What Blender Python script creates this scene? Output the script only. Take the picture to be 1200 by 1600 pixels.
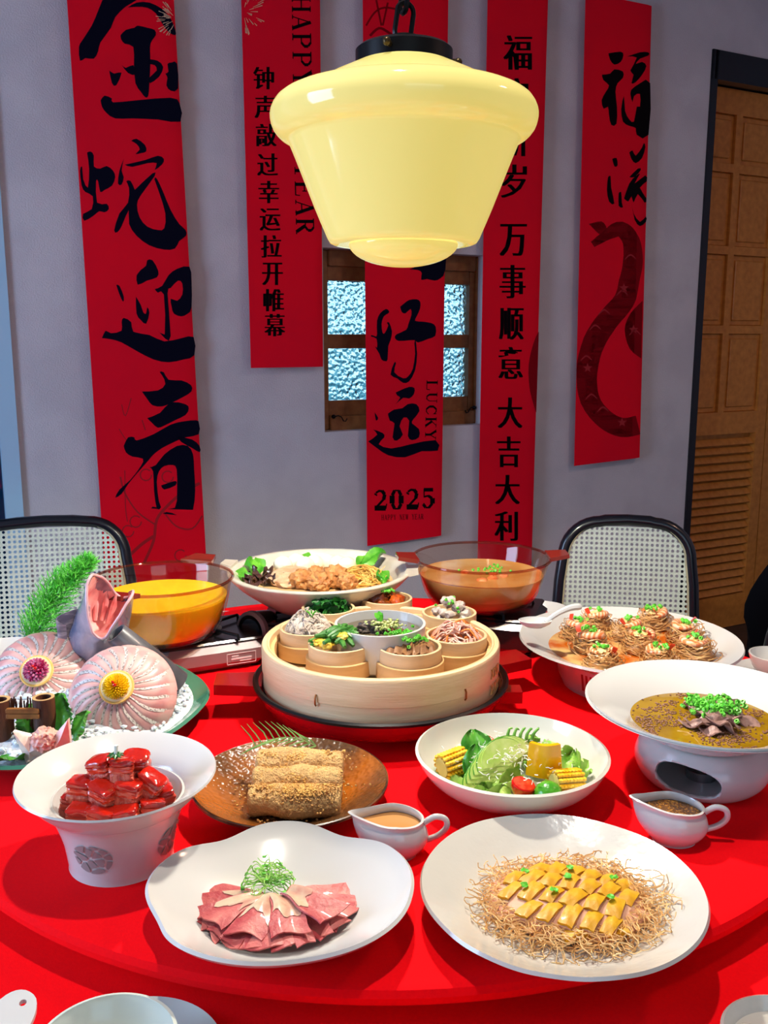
import bpy, bmesh, math, random
from mathutils import Vector, Matrix, noise
from mathutils.geometry import tessellate_polygon
PI = math.pi
rnd = random.Random(7)
scene = bpy.context.scene
col = scene.collection
for o in list(bpy.data.objects):
    bpy.data.objects.remove(o)

# ------------------------------------------------------------------ camera
FPX, TH, T, CZ = 1450.0, math.atan(268 / 1450), 0.80, 1.35      # T = height of the turntable top
CT, ST = math.cos(TH), math.sin(TH)
cam = bpy.data.objects.new('camera', bpy.data.cameras.new('camera'))
cam.data.sensor_fit = 'VERTICAL'; cam.data.sensor_height = 32; cam.data.lens = 29
cam.data.clip_start = 0.02
cam.location = (0, 0, CZ); cam.rotation_euler = (PI / 2 - TH, 0, 0)
col.objects.link(cam); scene.camera = cam

# ------------------------------------------------------------------ light and exposure
scene.view_settings.view_transform = 'Standard'
scene.view_settings.look = 'None'
scene.view_settings.gamma = 1
scene.view_settings.exposure = 0.0
scene.view_settings.use_curve_mapping = False
world = bpy.data.worlds.new('sky'); scene.world = world; world.use_nodes = True
bg = world.node_tree.nodes['Background']
bg.inputs[1].default_value = 1.6
_N, _L = world.node_tree.nodes.new, world.node_tree.links.new
_tc, _sx, _cr = _N('ShaderNodeTexCoord'), _N('ShaderNodeSeparateXYZ'), _N('ShaderNodeValToRGB')      # ground, bright horizon, blue sky
_mr = _N('ShaderNodeMapRange'); _mr.inputs['From Min'].default_value = -1
_L(_tc.outputs['Generated'], _sx.inputs[0]); _L(_sx.outputs['Z'], _mr.inputs['Value']); _L(_mr.outputs[0], _cr.inputs[0]); _L(_cr.outputs[0], bg.inputs[0])
for _p, _c in ((.40, (.03, .12, .18, 1)), (.49, (.10, .34, .46, 1)), (.53, (.85, 1.0, 1.0, 1)), (.62, (.35, .70, 1.0, 1)), (.85, (.12, .36, .85, 1))):
    _e = _cr.color_ramp.elements.new(_p); _e.color = _c
_cr.color_ramp.elements[0].color = (.03, .12, .18, 1); _cr.color_ramp.elements[-1].color = (.12, .36, .85, 1)

def lin(c):
    return tuple((x / 255 / 12.92) if x / 255 <= .04045 else ((x / 255 + .055) / 1.055) ** 2.4 for x in c) + (1,)

def area(name, loc, target, sx, sy, power, color):
    l = bpy.data.lights.new(name, 'AREA'); l.shape = 'RECTANGLE'; l.size = sx; l.size_y = sy
    l.energy = power; l.color = color
    o = bpy.data.objects.new(name, l); o.location = loc
    o.rotation_euler = (Vector(target) - Vector(loc)).to_track_quat('-Z', 'Y').to_euler()
    col.objects.link(o); return o
# daylight entering through the big window of the left wall and the one behind the camera
area('daylight_left_window', (-2.36, 0.45, 1.4), (0, 0.75, 1.25), 1.1, 1.6, 66, (0.48, 0.65, 1.0))
area('daylight_rear_window', (0.9, -1.76, 1.6), (0.9, 1.5, 1.2), 1.8, 1.3, 3, (0.70, 0.82, 1.0))

# ------------------------------------------------------------------ helpers
def M(name, c, r=.5, c2=None, sc=20, det=3, bump=0, bsc=60, metal=0, coat=0, sss=0, spec=.5, lo=.4, hi=.6, trans=0,
      c3=None, tex='noise', stretch=None, ior=1.45, sheen=0, btex='noise'):
    m = bpy.data.materials.get(name)
    if m: return m
    m = bpy.data.materials.new(name); m.use_nodes = True
    nt = m.node_tree; b = nt.nodes['Principled BSDF']; N, L = nt.nodes.new, nt.links.new
    b.inputs['Base Color'].default_value = lin(c); b.inputs['Roughness'].default_value = r
    b.inputs['Metallic'].default_value = metal; b.inputs['Coat Weight'].default_value = coat
    b.inputs['Coat Roughness'].default_value = .06
    b.inputs['Specular IOR Level'].default_value = spec; b.inputs['IOR'].default_value = ior
    b.inputs['Transmission Weight'].default_value = trans
    b.inputs['Sheen Weight'].default_value = sheen
    if sss:
        b.inputs['Subsurface Weight'].default_value = sss; b.inputs['Subsurface Radius'].default_value = (.01, .005, .003)
        b.inputs['Subsurface Scale'].default_value = 1
    vec = None
    if c2 or bump:
        tc = N('ShaderNodeTexCoord'); mp = N('ShaderNodeMapping'); L(tc.outputs['Object'], mp.inputs['Vector'])
        if stretch: mp.inputs['Scale'].default_value = stretch
        vec = mp.outputs['Vector']
    if c2:
        if tex == 'voronoi':
            t = N('ShaderNodeTexVoronoi'); out = t.outputs['Distance']
        elif tex == 'wave':
            t = N('ShaderNodeTexWave'); out = t.outputs['Fac']; t.inputs['Distortion'].default_value = 3
        else:
            t = N('ShaderNodeTexNoise'); out = t.outputs['Fac']; t.inputs['Detail'].default_value = det
        t.inputs['Scale'].default_value = sc; L(vec, t.inputs['Vector'])
        cr = N('ShaderNodeValToRGB'); e = cr.color_ramp.elements
        e[0].position = lo; e[1].position = hi; e[0].color = lin(c); e[1].color = lin(c2)
        if c3:
            k = e.new(min(1, hi + (hi - lo))); k.color = lin(c3)
        L(out, cr.inputs['Fac']); L(cr.outputs['Color'], b.inputs['Base Color'])
    if bump:
        if btex == 'voronoi': t = N('ShaderNodeTexVoronoi'); t.feature = 'SMOOTH_F1'; bo_ = t.outputs['Distance']
        else: t = N('ShaderNodeTexNoise'); t.inputs['Detail'].default_value = 3; bo_ = t.outputs['Fac']
        t.inputs['Scale'].default_value = bsc
        bp = N('ShaderNodeBump'); bp.inputs['Strength'].default_value = bump; bp.inputs['Distance'].default_value = .004
        L(vec, t.inputs['Vector']); L(bo_, bp.inputs['Height']); L(bp.outputs['Normal'], b.inputs['Normal'])
    return m

_ico = {}
def ico(sub):
    if sub not in _ico:
        bm = bmesh.new(); bmesh.ops.create_icosphere(bm, subdivisions=sub, radius=1)
        bm.verts.ensure_lookup_table()
        _ico[sub] = ([v.co.copy() for v in bm.verts], [[v.index for v in f.verts] for f in bm.faces]); bm.free()
    return _ico[sub]

class MB:
    """collects geometry; build() links it as one mesh object"""
    def __init__(s): s.v = []; s.f = []
    def add(s, vs, fs, mat=None):
        k = len(s.v); s.v += [(mat @ Vector(p)) if mat else Vector(p) for p in vs]
        s.f += [[i + k for i in f] for f in fs]; return s
    def box(s, c, d, rz=0, mat=None, bev=0):
        x, y, z = d[0] / 2, d[1] / 2, d[2] / 2
        Mx = Matrix.Translation(c) @ Matrix.Rotation(rz, 4, 'Z')
        if mat: Mx = mat @ Mx
        if bev:
            b = bev; vs = []; fs = []
            pl = [(-x + b, -y), (x - b, -y), (x, -y + b), (x, y - b), (x - b, y), (-x + b, y), (-x, y - b), (-x, -y + b)]
            rings = [(-z, 1 - b / max(x, y)), (-z + b, 1), (z - b, 1), (z, 1 - b / max(x, y))]
            for zz, k in rings: vs += [(p[0] * k, p[1] * k, zz) for p in pl]
            for j in range(3): fs += [[j * 8 + i, j * 8 + (i + 1) % 8, j * 8 + 8 + (i + 1) % 8, j * 8 + 8 + i] for i in range(8)]
            fs += [list(range(7, -1, -1)), list(range(24, 32))]
            return s.add(vs, fs, Mx)
        vs = [(i, j, k) for k in (-z, z) for j in (-y, y) for i in (-x, x)]
        return s.add(vs, [[0, 2, 3, 1], [4, 5, 7, 6], [0, 1, 5, 4], [2, 6, 7, 3], [0, 4, 6, 2], [1, 3, 7, 5]], Mx)
    def lathe(s, prof, n=48, c=(0, 0, 0), warp=None, mat=None):
        vs = []; fs = []; rows = []
        for r, z in prof:
            if r < 1e-6: rows.append([len(vs)]); vs.append((0, 0, z))
            else:
                rows.append(list(range(len(vs), len(vs) + n)))
                vs += [(r * math.cos(2 * PI * i / n), r * math.sin(2 * PI * i / n), z) for i in range(n)]
        for a, b in zip(rows, rows[1:]):
            for i in range(n):
                j = (i + 1) % n
                if len(a) == 1 and len(b) == 1: break
                if len(a) == 1: fs.append([a[0], b[j], b[i]])
                elif len(b) == 1: fs.append([a[i], a[j], b[0]])
                else: fs.append([a[i], a[j], b[j], b[i]])
        if warp: vs = [warp(*p) for p in vs]
        Mx = Matrix.Translation(c)
        return s.add(vs, fs, mat @ Mx if mat else Mx)
    def tube(s, pts, r, n=6, closed=False, mat=None):
        pts = [Vector(p) for p in pts]; m = len(pts)
        R = r if isinstance(r, (list, tuple)) else [r] * m
        vs = []; fs = []; up = None
        for i, p in enumerate(pts):
            a = pts[i - 1] if (i or closed) else p; b = pts[(i + 1) % m] if (i < m - 1 or closed) else p
            t = (b - a).normalized()
            if up is None: up = Vector((0, 0, 1)) if abs(t.z) < .9 else Vector((1, 0, 0))
            up = (up - t * up.dot(t))
            up = up.normalized() if up.length > 1e-6 else t.orthogonal().normalized()
            w = t.cross(up)
            vs += [p + (up * math.cos(2 * PI * k / n) + w * math.sin(2 * PI * k / n)) * R[i] for k in range(n)]
        for i in range(m if closed else m - 1):
            j = (i + 1) % m
            fs += [[i * n + k, i * n + (k + 1) % n, j * n + (k + 1) % n, j * n + k] for k in range(n)]
        if not closed: fs += [list(range(n - 1, -1, -1)), list(range((m - 1) * n, m * n))]
        return s.add(vs, fs, mat)
    def blob(s, c=(0, 0, 0), r=(1, 1, 1), amp=.15, fr=2., sub=3, seed=0, sq=0, mat=None):
        V, F = ico(sub); vs = []
        if not isinstance(r, (tuple, list)): r = (r, r, r)
        off = Vector((seed * 3.71, seed * 1.3, -seed * 2.17))
        for p in V:
            q = p.copy()
            if sq: q /= (abs(p.x) ** sq + abs(p.y) ** sq + abs(p.z) ** sq) ** (1 / sq)
            k = 1 + amp * noise.noise(p * fr + off) + amp * .5 * noise.noise(p * fr * 2.3 + off)
            vs.append(Vector((q.x * r[0], q.y * r[1], q.z * r[2])) * k)
        Mx = Matrix.Translation(c)
        return s.add(vs, F, Mx @ mat if mat else Mx)
    def prism(s, poly, z0, z1, mat=None):
        n = len(poly); vs = [(p[0], p[1], z0) for p in poly] + [(p[0], p[1], z1) for p in poly]
        tri = tessellate_polygon([[Vector((p[0], p[1], 0)) for p in poly]])
        fs = [[t[2], t[1], t[0]] for t in tri] + [[a + n for a in t] for t in tri]
        fs += [[i, (i + 1) % n, n + (i + 1) % n, n + i] for i in range(n)]
        return s.add(vs, fs, mat)
    def sheet(s, fn, nu, nv, th=0, mat=None):
        P = [[Vector(fn(i / nu, j / nv)) for i in range(nu + 1)] for j in range(nv + 1)]
        vs = [p for row in P for p in row]; w = nu + 1
        fs = [[j * w + i, j * w + i + 1, j * w + w + i + 1, j * w + w + i] for j in range(nv) for i in range(nu)]
        if th:
            nr = [Vector() for _ in vs]
            for f in fs:
                nn = (vs[f[1]] - vs[f[0]]).cross(vs[f[3]] - vs[f[0]])
                for k in f: nr[k] += nn
            K = len(vs); vs = vs + [p - q.normalized() * th if q.length else p for p, q in zip(vs, nr)]
            fs += [[k + K for k in reversed(f)] for f in fs]
            ed = [i for i in range(w)] + [j * w + nu for j in range(1, nv + 1)] + [nv * w + i for i in range(nu - 1, -1, -1)] + [j * w for j in range(nv - 1, 0, -1)]
            fs += [[ed[i], ed[i] + K, ed[(i + 1) % len(ed)] + K, ed[(i + 1) % len(ed)]] for i in range(len(ed))]
        return s.add(vs, fs, mat)
    def build(s, name, m, parent=None, loc=None, rz=0, smooth=True, ang=40, recalc=True):
        me = bpy.data.meshes.new(name); me.from_pydata([tuple(p) for p in s.v], [], s.f)
        if recalc:
            bm = bmesh.new(); bm.from_mesh(me); bmesh.ops.recalc_face_normals(bm, faces=bm.faces); bm.to_mesh(me); bm.free()
        if smooth:
            me.polygons.foreach_set('use_smooth', [True] * len(me.polygons)); me.set_sharp_from_angle(angle=math.radians(ang))
        me.materials.append(m); me.update()
        o = bpy.data.objects.new(name, me); col.objects.link(o)
        if parent: o.parent = parent
        if loc: o.location = loc
        o.rotation_euler.z = rz
        return o

def tag(o, label, cat, group=None, kind=None):
    if label: o['label'] = label
    if cat: o['category'] = cat
    if group: o['group'] = group
    if kind: o['kind'] = kind
    return o
def thing(name, label, cat, loc=(0, 0, 0), rz=0, group=None):
    o = bpy.data.objects.new(name, None); o.empty_display_size = .05; col.objects.link(o)
    o.location = loc; o.rotation_euler.z = rz
    return tag(o, label, cat, group)
def copy_tree(o, parent=None):
    c = o.copy(); col.objects.link(c); c.parent = parent
    for ch in list(o.children): copy_tree(ch, c)
    return c
def struct(o):
    o['kind'] = 'structure'; return o
def shell(prof, t):
    """closed wall of thickness t from an outer profile that runs from the bottom centre to the rim"""
    inn = []
    for i, (r, z) in enumerate(prof):
        a = prof[max(0, i - 1)]; b = prof[min(len(prof) - 1, i + 1)]
        dr, dz = b[0] - a[0], b[1] - a[1]; l = math.hypot(dr, dz) or 1
        inn.append((max(0, r - t * dz / l) if r > 1e-6 else 0, z + t * dr / l))
    return list(prof) + inn[::-1]
def at(px, py, z):
    """point at height z that the photograph shows at (px, py)"""
    a, b = (px - 600) / FPX, (800 - py) / FPX
    d = Vector((a, CT + b * ST, -ST + b * CT)); return d * ((z - CZ) / d.z) + Vector((0, 0, CZ))
def atd(px, py, y):
    a, b = (px - 600) / FPX, (800 - py) / FPX
    d = Vector((a, CT + b * ST, -ST + b * CT)); return d * (y / d.y) + Vector((0, 0, CZ))
def R3(x=0, y=0, z=0):
    return Matrix.Rotation(z, 4, 'Z') @ Matrix.Rotation(y, 4, 'Y') @ Matrix.Rotation(x, 4, 'X')
def TR(loc, x=0, y=0, z=0):
    return Matrix.Translation(loc) @ R3(x, y, z)
ORD = ['first', 'second', 'third', 'fourth', 'fifth', 'sixth', 'seventh', 'eighth', 'ninth', 'tenth', 'eleventh', 'twelfth', 'thirteenth', 'fourteenth', 'fifteenth', 'sixteenth', 'seventeenth']
def rank(v, vs): return ORD[sorted(vs).index(v)]
def curl(p, n, step, rr, jit=1., up=0., bound=None):
    """random winding strand"""
    p = Vector(p); d = Vector((rr.uniform(-1, 1), rr.uniform(-1, 1), rr.uniform(-.3, .3))).normalized(); out = [p.copy()]
    for _ in range(n):
        d = (d + Vector((rr.uniform(-1, 1), rr.uniform(-1, 1), rr.uniform(-1, 1) + up)) * jit).normalized()
        p = p + d * step
        if bound: p = bound(p)
        out.append(p.copy())
    return out
# ------------------------------------------------------------------ materials shared by many things
white = M('white_porcelain', (204, 202, 198), .16, coat=.4)
cream = M('cream_porcelain', (200, 196, 186), .18, coat=.4, bump=.25, bsc=45)
red_cloth = M('red_cloth', (252, 0, 14), .9, c2=(248, 0, 15), sc=300, bump=.12, bsc=900, spec=.15)
black_metal = M('black_metal', (16, 16, 18), .35, metal=.6)
black_paint = M('black_paint', (12, 15, 24), .28, coat=.3)
plaster = M('plaster', (218, 212, 215), .9, c2=(209, 203, 207), sc=5, bump=.5, bsc=220, spec=.2)
wood = M('brown_wood', (160, 106, 58), .45, c2=(136, 86, 44), sc=14, stretch=(3, 3, .25), det=6, lo=.3, hi=.7)
door_wood = M('door_wood', (214, 138, 58), .4, c2=(190, 116, 44), sc=12, stretch=(3, 3, .2), det=6, lo=.3, hi=.7)
bamboo = M('bamboo', (226, 186, 130), .5, c2=(210, 166, 108), sc=9, stretch=(1, 1, 9), det=5, lo=.3, hi=.7, bump=.1, bsc=60)
bamboo2 = M('bamboo_pale', (232, 202, 158), .55, c2=(214, 178, 130), sc=10, stretch=(1, 1, 8), det=6, lo=.3, hi=.75, bump=.12, bsc=60)
green = M('fresh_green', (70, 170, 36), .45, c2=(110, 200, 60), sc=60)
dgreen = M('dark_green', (22, 84, 34), .4, c2=(48, 122, 40), sc=90, lo=.35, hi=.7)

# ------------------------------------------------------------------ the room
WA = math.radians(27.5); WU = Vector((math.cos(WA), math.sin(WA), 0)); WN = Vector((math.sin(WA), -math.cos(WA), 0))
WO = Vector((0, 3.35, 0))
def W(s, z, off=0): return WO + WU * s + WN * off + Vector((0, 0, z))
def wpx(px, py, off=0):
    """wall coordinates (s, z) of a photograph point on the plane 'off' in front of the back wall"""
    a, b = (px - 600) / FPX, (800 - py) / FPX
    d = Vector((a, CT + b * ST, -ST + b * CT)); n2 = WN
    o = WO + WN * off; k = o.dot(n2) / (d.x * n2.x + d.y * n2.y); P = d * k
    return ((P - o).x * WU.x + (P - o).y * WU.y, P.z + CZ)
WM = Matrix.Translation(WO) @ Matrix(((WU.x, 0, WN.x, 0), (WU.y, 0, WN.y, 0), (0, 1, 0, 0), (0, 0, 0, 1)))  # (s, z, off) -> world
CEIL = 2.95
def quad_wall(holes, s0, s1, z0, z1, th):
    """slab with rectangular holes in (s, z, off) space, front at off 0"""
    xs = sorted({s0, s1, *[h[0] for h in holes], *[h[1] for h in holes]}); zs = sorted({z0, z1, *[h[2] for h in holes], *[h[3] for h in holes]})
    mb = MB()
    for a, b in zip(xs, xs[1:]):
        for c, d in zip(zs, zs[1:]):
            if any(h[0] <= a < h[1] and h[2] <= c < h[3] for h in holes): continue
            mb.box(((a + b) / 2, (c + d) / 2, -th / 2), (b - a, d - c, th))
    bm = bmesh.new(); vs = [bm.verts.new(p) for p in mb.v]
    for f in mb.f: bm.faces.new([vs[i] for i in f])
    bmesh.ops.remove_doubles(bm, verts=bm.verts, dist=1e-5)
    seen = {}
    for f in list(bm.faces):
        k = tuple(round(x, 4) for x in f.calc_center_median()); seen.setdefault(k, []).append(f)
    bmesh.ops.delete(bm, geom=[f for g in seen.values() if len(g) > 1 for f in g], context='FACES_ONLY')
    bm.verts.index_update()
    out = MB(); out.v = [v.co.copy() for v in bm.verts]; out.f = [[v.index for v in f.verts] for f in bm.faces]; bm.free()
    return out
k = 3.35 / 3.1
win = (-.216 * k, .396 * k, CZ - .292 * k, CZ + .286 * k)
door = (1.40 * k, 2.20 * k, 0, 2.50)
SL = -1.146 * k                                        # where the plaster ends at the left
glaz = (SL - .95, SL, 0.02, 2.6)
wb = quad_wall([win, door, glaz], SL - 1.5, 3.4, 0, CEIL, .16)
o = struct(wb.build('wall_back', plaster, smooth=False)); o.matrix_world = WM
E0 = W(SL - 1.5, 0); E1 = W(3.4, 0)
# left wall with the big daylight window, right wall, wall behind the camera
LX = E0.x
lw = quad_wall([(.45 - .6, .45 + .6, .55, 2.25)], -1.8, E0.y, 0, CEIL, .12)
o = struct(lw.build('wall_left', plaster, smooth=False)); o.matrix_world = Matrix(((0, 0, 1, LX), (1, 0, 0, 0), (0, 1, 0, 0), (0, 0, 0, 1)))
bpy.data.objects['daylight_left_window'].location.x = LX + .03
rw = quad_wall([], -1.8, E1.y, 0, CEIL, .12)
o = struct(rw.build('wall_right', plaster, smooth=False)); o.matrix_world = Matrix(((0, 0, -1, E1.x), (1, 0, 0, 0), (0, 1, 0, 0), (0, 0, 0, 1)))
fw = quad_wall([(0, 1.8, .95, 2.25)], LX, E1.x, 0, CEIL, .12)
o = struct(fw.build('wall_front', plaster, smooth=False)); o.matrix_world = Matrix(((1, 0, 0, 0), (0, 0, 1, -1.8), (0, 1, 0, 0), (0, 0, 0, 1)))
floor_m = M('dark_floor', (58, 46, 42), .4, c2=(44, 34, 32), sc=6, stretch=(1, 6, 1))
fp = [(LX, -1.8), (E1.x, -1.8), (E1.x, E1.y + .8), (LX, E0.y + .8)]
struct(MB().prism(fp, -.1, 0).build('floor', floor_m, smooth=False))
struct(MB().prism(fp, CEIL, CEIL + .1).build('ceiling', M('ceiling_paint', (196, 190, 186), .9), smooth=False))

# small hammered-glass window, set back in its recess
def wbox(mb, s0, s1, z0, z1, o0, o1, bev=0): return mb.box(((s0 + s1) / 2, (z0 + z1) / 2, (o0 + o1) / 2), (s1 - s0, z1 - z0, o1 - o0), bev=bev)
wf = bpy.data.objects.new('window_1', None); col.objects.link(wf); struct(wf); wf.matrix_world = WM
s0, s1, z0, z1 = win; fd = -.075
ws = s1 - s0
def wpart(name, m, *boxes, parent=wf, bev=0):
    mb = MB()
    for b in boxes: wbox(mb, *b, bev=bev)
    return mb.build(name, m, parent, ang=30)
pl = wpx(507, 438, fd)[0]; 
pz = [wpx(731, 445, fd)[1], wpx(731, 523, fd)[1], wpx(731, 543.5, fd)[1], wpx(731, 619, fd)[1]]
pr = wpx(731, 500, fd)[0]
fl, fr = s0 - .03, wpx(754, 530, fd)[0]
wpart('frame_stile', wood, (fl, fl + .075, z0, z1, fd - .04, fd + .012), bev=.004)
wpart('frame_stile', wood, (pr + .022, fr + .03, z0, z1, fd - .04, fd + .02), bev=.004)
wpart('frame_rail', wood, (fl + .075, pr + .022, pz[0] + .048, z1, fd - .04, fd + .02), bev=.004)
wpart('frame_rail', wood, (fl + .075, pr + .022, z0, z0 + .05, fd - .04, fd + .025), bev=.004)
wpart('sash_stile', wood, (pr, pr + .022, z0 + .05, pz[0] + .048, fd - .03, fd + .008), bev=.003)
wpart('sash_rail', wood, (fl + .075, pr, pz[0], pz[0] + .048, fd - .03, fd + .008), bev=.003)
wpart('sash_rail', wood, (fl + .075, pr, z0 + .05, pz[3], fd - .03, fd + .008), bev=.003)
wpart('muntin', wood, (fl + .075, pr, pz[2], pz[1], fd - .03, fd + .006), bev=.003)
mid = (fl + .075 + pr) / 2
wpart('sash_stile', wood, (mid - .03, mid + .03, pz[3], pz[0], fd - .03, fd + .008), bev=.003)
gl = bpy.data.materials.new('hammered_glass'); gl.use_nodes = True
nt = gl.node_tree; b = nt.nodes['Principled BSDF']
b.inputs['Base Color'].default_value = (.75, .93, 1, 1); b.inputs['Transmission Weight'].default_value = 1; b.inputs['Roughness'].default_value = .12; b.inputs['IOR'].default_value = 1.5
tc = nt.nodes.new('ShaderNodeTexCoord'); vo = nt.nodes.new('ShaderNodeTexVoronoi'); vo.feature = 'SMOOTH_F1'; vo.inputs['Scale'].default_value = 75
bp = nt.nodes.new('ShaderNodeBump'); bp.inputs['Strength'].default_value = 1; bp.inputs['Distance'].default_value = .009
nt.links.new(tc.outputs['Object'], vo.inputs['Vector']); nt.links.new(vo.outputs['Distance'], bp.inputs['Height']); nt.links.new(bp.outputs['Normal'], b.inputs['Normal'])
for a, bb in ((fl + .075, mid - .03), (mid + .03, pr)):
    for c, d in ((pz[1], pz[0]), (pz[3], pz[2])):
        wpart('glass_pane', gl, (a, bb, c, d, fd - .02, fd - .014))
# iron hooks on the bottom rail
for px, py, sg in ((522, 651, 1), (742, 637, -1)):
    hs, hz = wpx(px, py, fd + .03)
    mb = MB(); mb.blob((hs, hz, fd + .026), .008, amp=.1, sub=2)
    mb.tube([(hs, hz, fd + .032), (hs + sg * .014, hz + .004, fd + .036), (hs + sg * .026, hz - .002, fd + .036), (hs + sg * .034, hz - .016, fd + .036), (hs + sg * .042, hz - .018, fd + .036), (hs + sg * .048, hz - .008, fd + .036)], .0022)
    mb.build('hook', black_metal, wf)

# door opening: black frame, leaf of panels above and louvres below
df = bpy.data.objects.new('door_1', None); col.objects.link(df); struct(df); df.matrix_world = WM
d0, d1, _, dz = door; off = -.055
def dpart(name, m, *boxes, parent=None, bev=0):
    mb = MB()
    for b in boxes: wbox(mb, *b, bev=bev)
    return mb.build(name, m, parent or df, ang=30)
dpart('frame_jamb', black_paint, (d0 - .012, d0 + .022, 0, dz + .012, -.12, .008))
dpart('frame_jamb', black_paint, (d1 - .022, d1 + .012, 0, dz + .012, -.12, .008))
dpart('frame_head', black_paint, (d0 - .012, d1 + .012, dz - .10, dz + .012, -.12, .008))
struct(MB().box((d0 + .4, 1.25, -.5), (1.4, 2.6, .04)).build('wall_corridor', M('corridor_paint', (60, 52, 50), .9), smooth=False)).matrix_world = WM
l0, l1 = d0 + .025, d0 + .025 + .50; lt = dz - .105
leaf = dpart('door_leaf', door_wood, (l0, l0 + .045, .003, lt, off - .035, off), (l1 - .06, l1, .003, lt, off - .035, off),
             (l0 + .045, l1 - .06, lt - .10, lt, off - .035, off), (l0 + .045, l1 - .06, .93, 1.03, off - .035, off), (l0 + .045, l1 - .06, .003, .16, off - .035, off))
mids = l0 + .205
rows = [(1.03, 1.38), (1.415, 1.72), (1.755, 2.06), (2.095, lt - .10)]
dpart('stile', door_wood, (mids - .018, mids + .018, 1.03, lt - .10, off - .035, off), parent=leaf)
for (a, b), (c, d) in zip(rows, rows[1:]):
    dpart('rail', door_wood, (l0 + .045, mids - .018, b, c, off - .035, off), parent=leaf); dpart('rail', door_wood, (mids + .018, l1 - .06, b, c, off - .035, off), parent=leaf)
for a, b in rows:
    for x, y in ((l0 + .045, mids - .018), (mids + .018, l1 - .06)):
        dpart('panel', door_wood, (x, y, a, b, off - .03, off - .014), (x + .022, y - .022, a + .022, b - .022, off - .02, off - .006), parent=leaf, bev=.004)
slat_me = None
for i in range(19):
    z = .18 + i * .0395
    if z > .92: break
    if slat_me is None:
        so = MB().box((0, 0, 0), (l1 - l0 - .105, .034, .007), mat=Matrix.Rotation(math.radians(-38), 4, 'X'), bev=.002).build('louvre_slat', door_wood, df, ang=30); slat_me = so.data
    else:
        so = bpy.data.objects.new('louvre_slat', slat_me); col.objects.link(so); so.parent = df
    so.location = ((l0 + l1 - .015) / 2, z, off - .016)
dpart('backing_board', door_wood, (l0 + .04, l1 - .05, .1, .95, off - .05, off - .036), parent=leaf)
dpart('second_leaf', door_wood, (l1 + .006, d1 - .025, .003, lt, off - .035, off))
# glazed door at the far left: painted frame and dark glass
gf = bpy.data.objects.new('window_2', None); col.objects.link(gf); struct(gf); gf.matrix_world = WM
pale = M('daylit_white_paint', (176, 214, 236), .4); dglass = M('dark_glass', (6, 42, 66), .08, coat=.5)  # frame is white paint, the blue of the daylight is put into its colour
g0, g1, gz0, gz1 = glaz
def gpart(name, m, *b): return wbox(MB(), *b).build(name, m, gf, smooth=False)
gpart('frame_post', pale, g1 - .05, g1, gz0, gz1, -.14, .012); gpart('frame_post', pale, g0, g0 + .05, gz0, gz1, -.14, .012)
gpart('frame_head', pale, g0, g1, gz1 - .05, gz1, -.14, .012); gpart('glass_pane', dglass, g0 + .05, g1 - .05, gz0, gz1 - .05, -.03, -.022)

# ------------------------------------------------------------------ red couplets on the wall
paper = M('red_paper', (250, 6, 38), .75, c2=(244, 6, 40), sc=3, spec=.15)
ink = M('black_ink', (6, 7, 28), .7, spec=.08); ink2 = M('print_black', (10, 4, 8), .7, spec=.08)
dred = M('print_dark_red', (140, 0, 18), .7, spec=.1); spark = M('print_spark', (236, 190, 150), .7)
BOFF = .034
def banner(px, label):
    q = [wpx(x, y, BOFF) for x, y in px]                 # TL TR BL BR
    mb = MB()
    def fn(u, v):
        a = [q[0][i] * (1 - u) + q[1][i] * u for i in (0, 1)]; b = [q[2][i] * (1 - u) + q[3][i] * u for i in (0, 1)]
        return W(a[0] * (1 - v) + b[0] * v, a[1] * (1 - v) + b[1] * v, BOFF - (.004 * max(0, u - .93) / .07))
    mb.sheet(lambda u, v: fn(u, v), 14, 40, th=.0012)
    t = thing('couplet_banner', label, 'banner')
    t.location = W(q[2][0], q[2][1], BOFF)
    o = mb.build('paper_strip', paper, t, recalc=True); o.location = -t.location
    return t
def wp(p, lift=.0018):
    s, z = wpx(p[0], p[1], BOFF + lift); return W(s, z, BOFF + lift)
def prints(name, polys, m, parent, lift=.0018, tris=None):
    mb = MB()
    for poly in polys:
        tri = tessellate_polygon([[Vector((p[0], -p[1], 0)) for p in poly]])
        mb.add([wp(p, lift) for p in poly], tri)
    if tris: mb.add([wp(p, lift) for p in tris[0]], tris[1])
    o = mb.build(name, m, parent, smooth=False); o.location = -parent.location; return o
def ribbon(pts, w):
    """polygon of a stroke with width w (number or list) along points, in photo pixels"""
    L, R = [], []; n = len(pts)
    for i, p in enumerate(pts):
        a, b = pts[max(0, i - 1)], pts[min(n - 1, i + 1)]; dx, dy = b[0] - a[0], b[1] - a[1]; l = math.hypot(dx, dy) or 1
        k = (w[min(i, len(w) - 1)] if isinstance(w, (list, tuple)) else w) / 2
        L.append((p[0] - dy / l * k, p[1] + dx / l * k)); R.append((p[0] + dy / l * k, p[1] - dx / l * k))
    return L + R[::-1]
def smooth_path(P, k=4):
    out = []
    for i in range(len(P) - 1):
        p0, p1, p2, p3 = P[max(0, i - 1)], P[i], P[i + 1], P[min(len(P) - 1, i + 2)]
        for j in range(k):
            t = j / k
            out.append(tuple(.5 * (2 * p1[c] + (p2[c] - p0[c]) * t + (2 * p0[c] - 5 * p1[c] + 4 * p2[c] - p3[c]) * t * t + (3 * p1[c] - p0[c] - 3 * p2[c] + p3[c]) * t ** 3) for c in range(len(p1))))
    return out + [tuple(P[-1])]
def crop(sc, ox, oy, polys, sm=2):
    return [smooth_path([(x / sc + ox, y / sc + oy) for x, y in list(P) + [P[0]]], sm)[:-1] for P in polys]
_gl = {}
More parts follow.
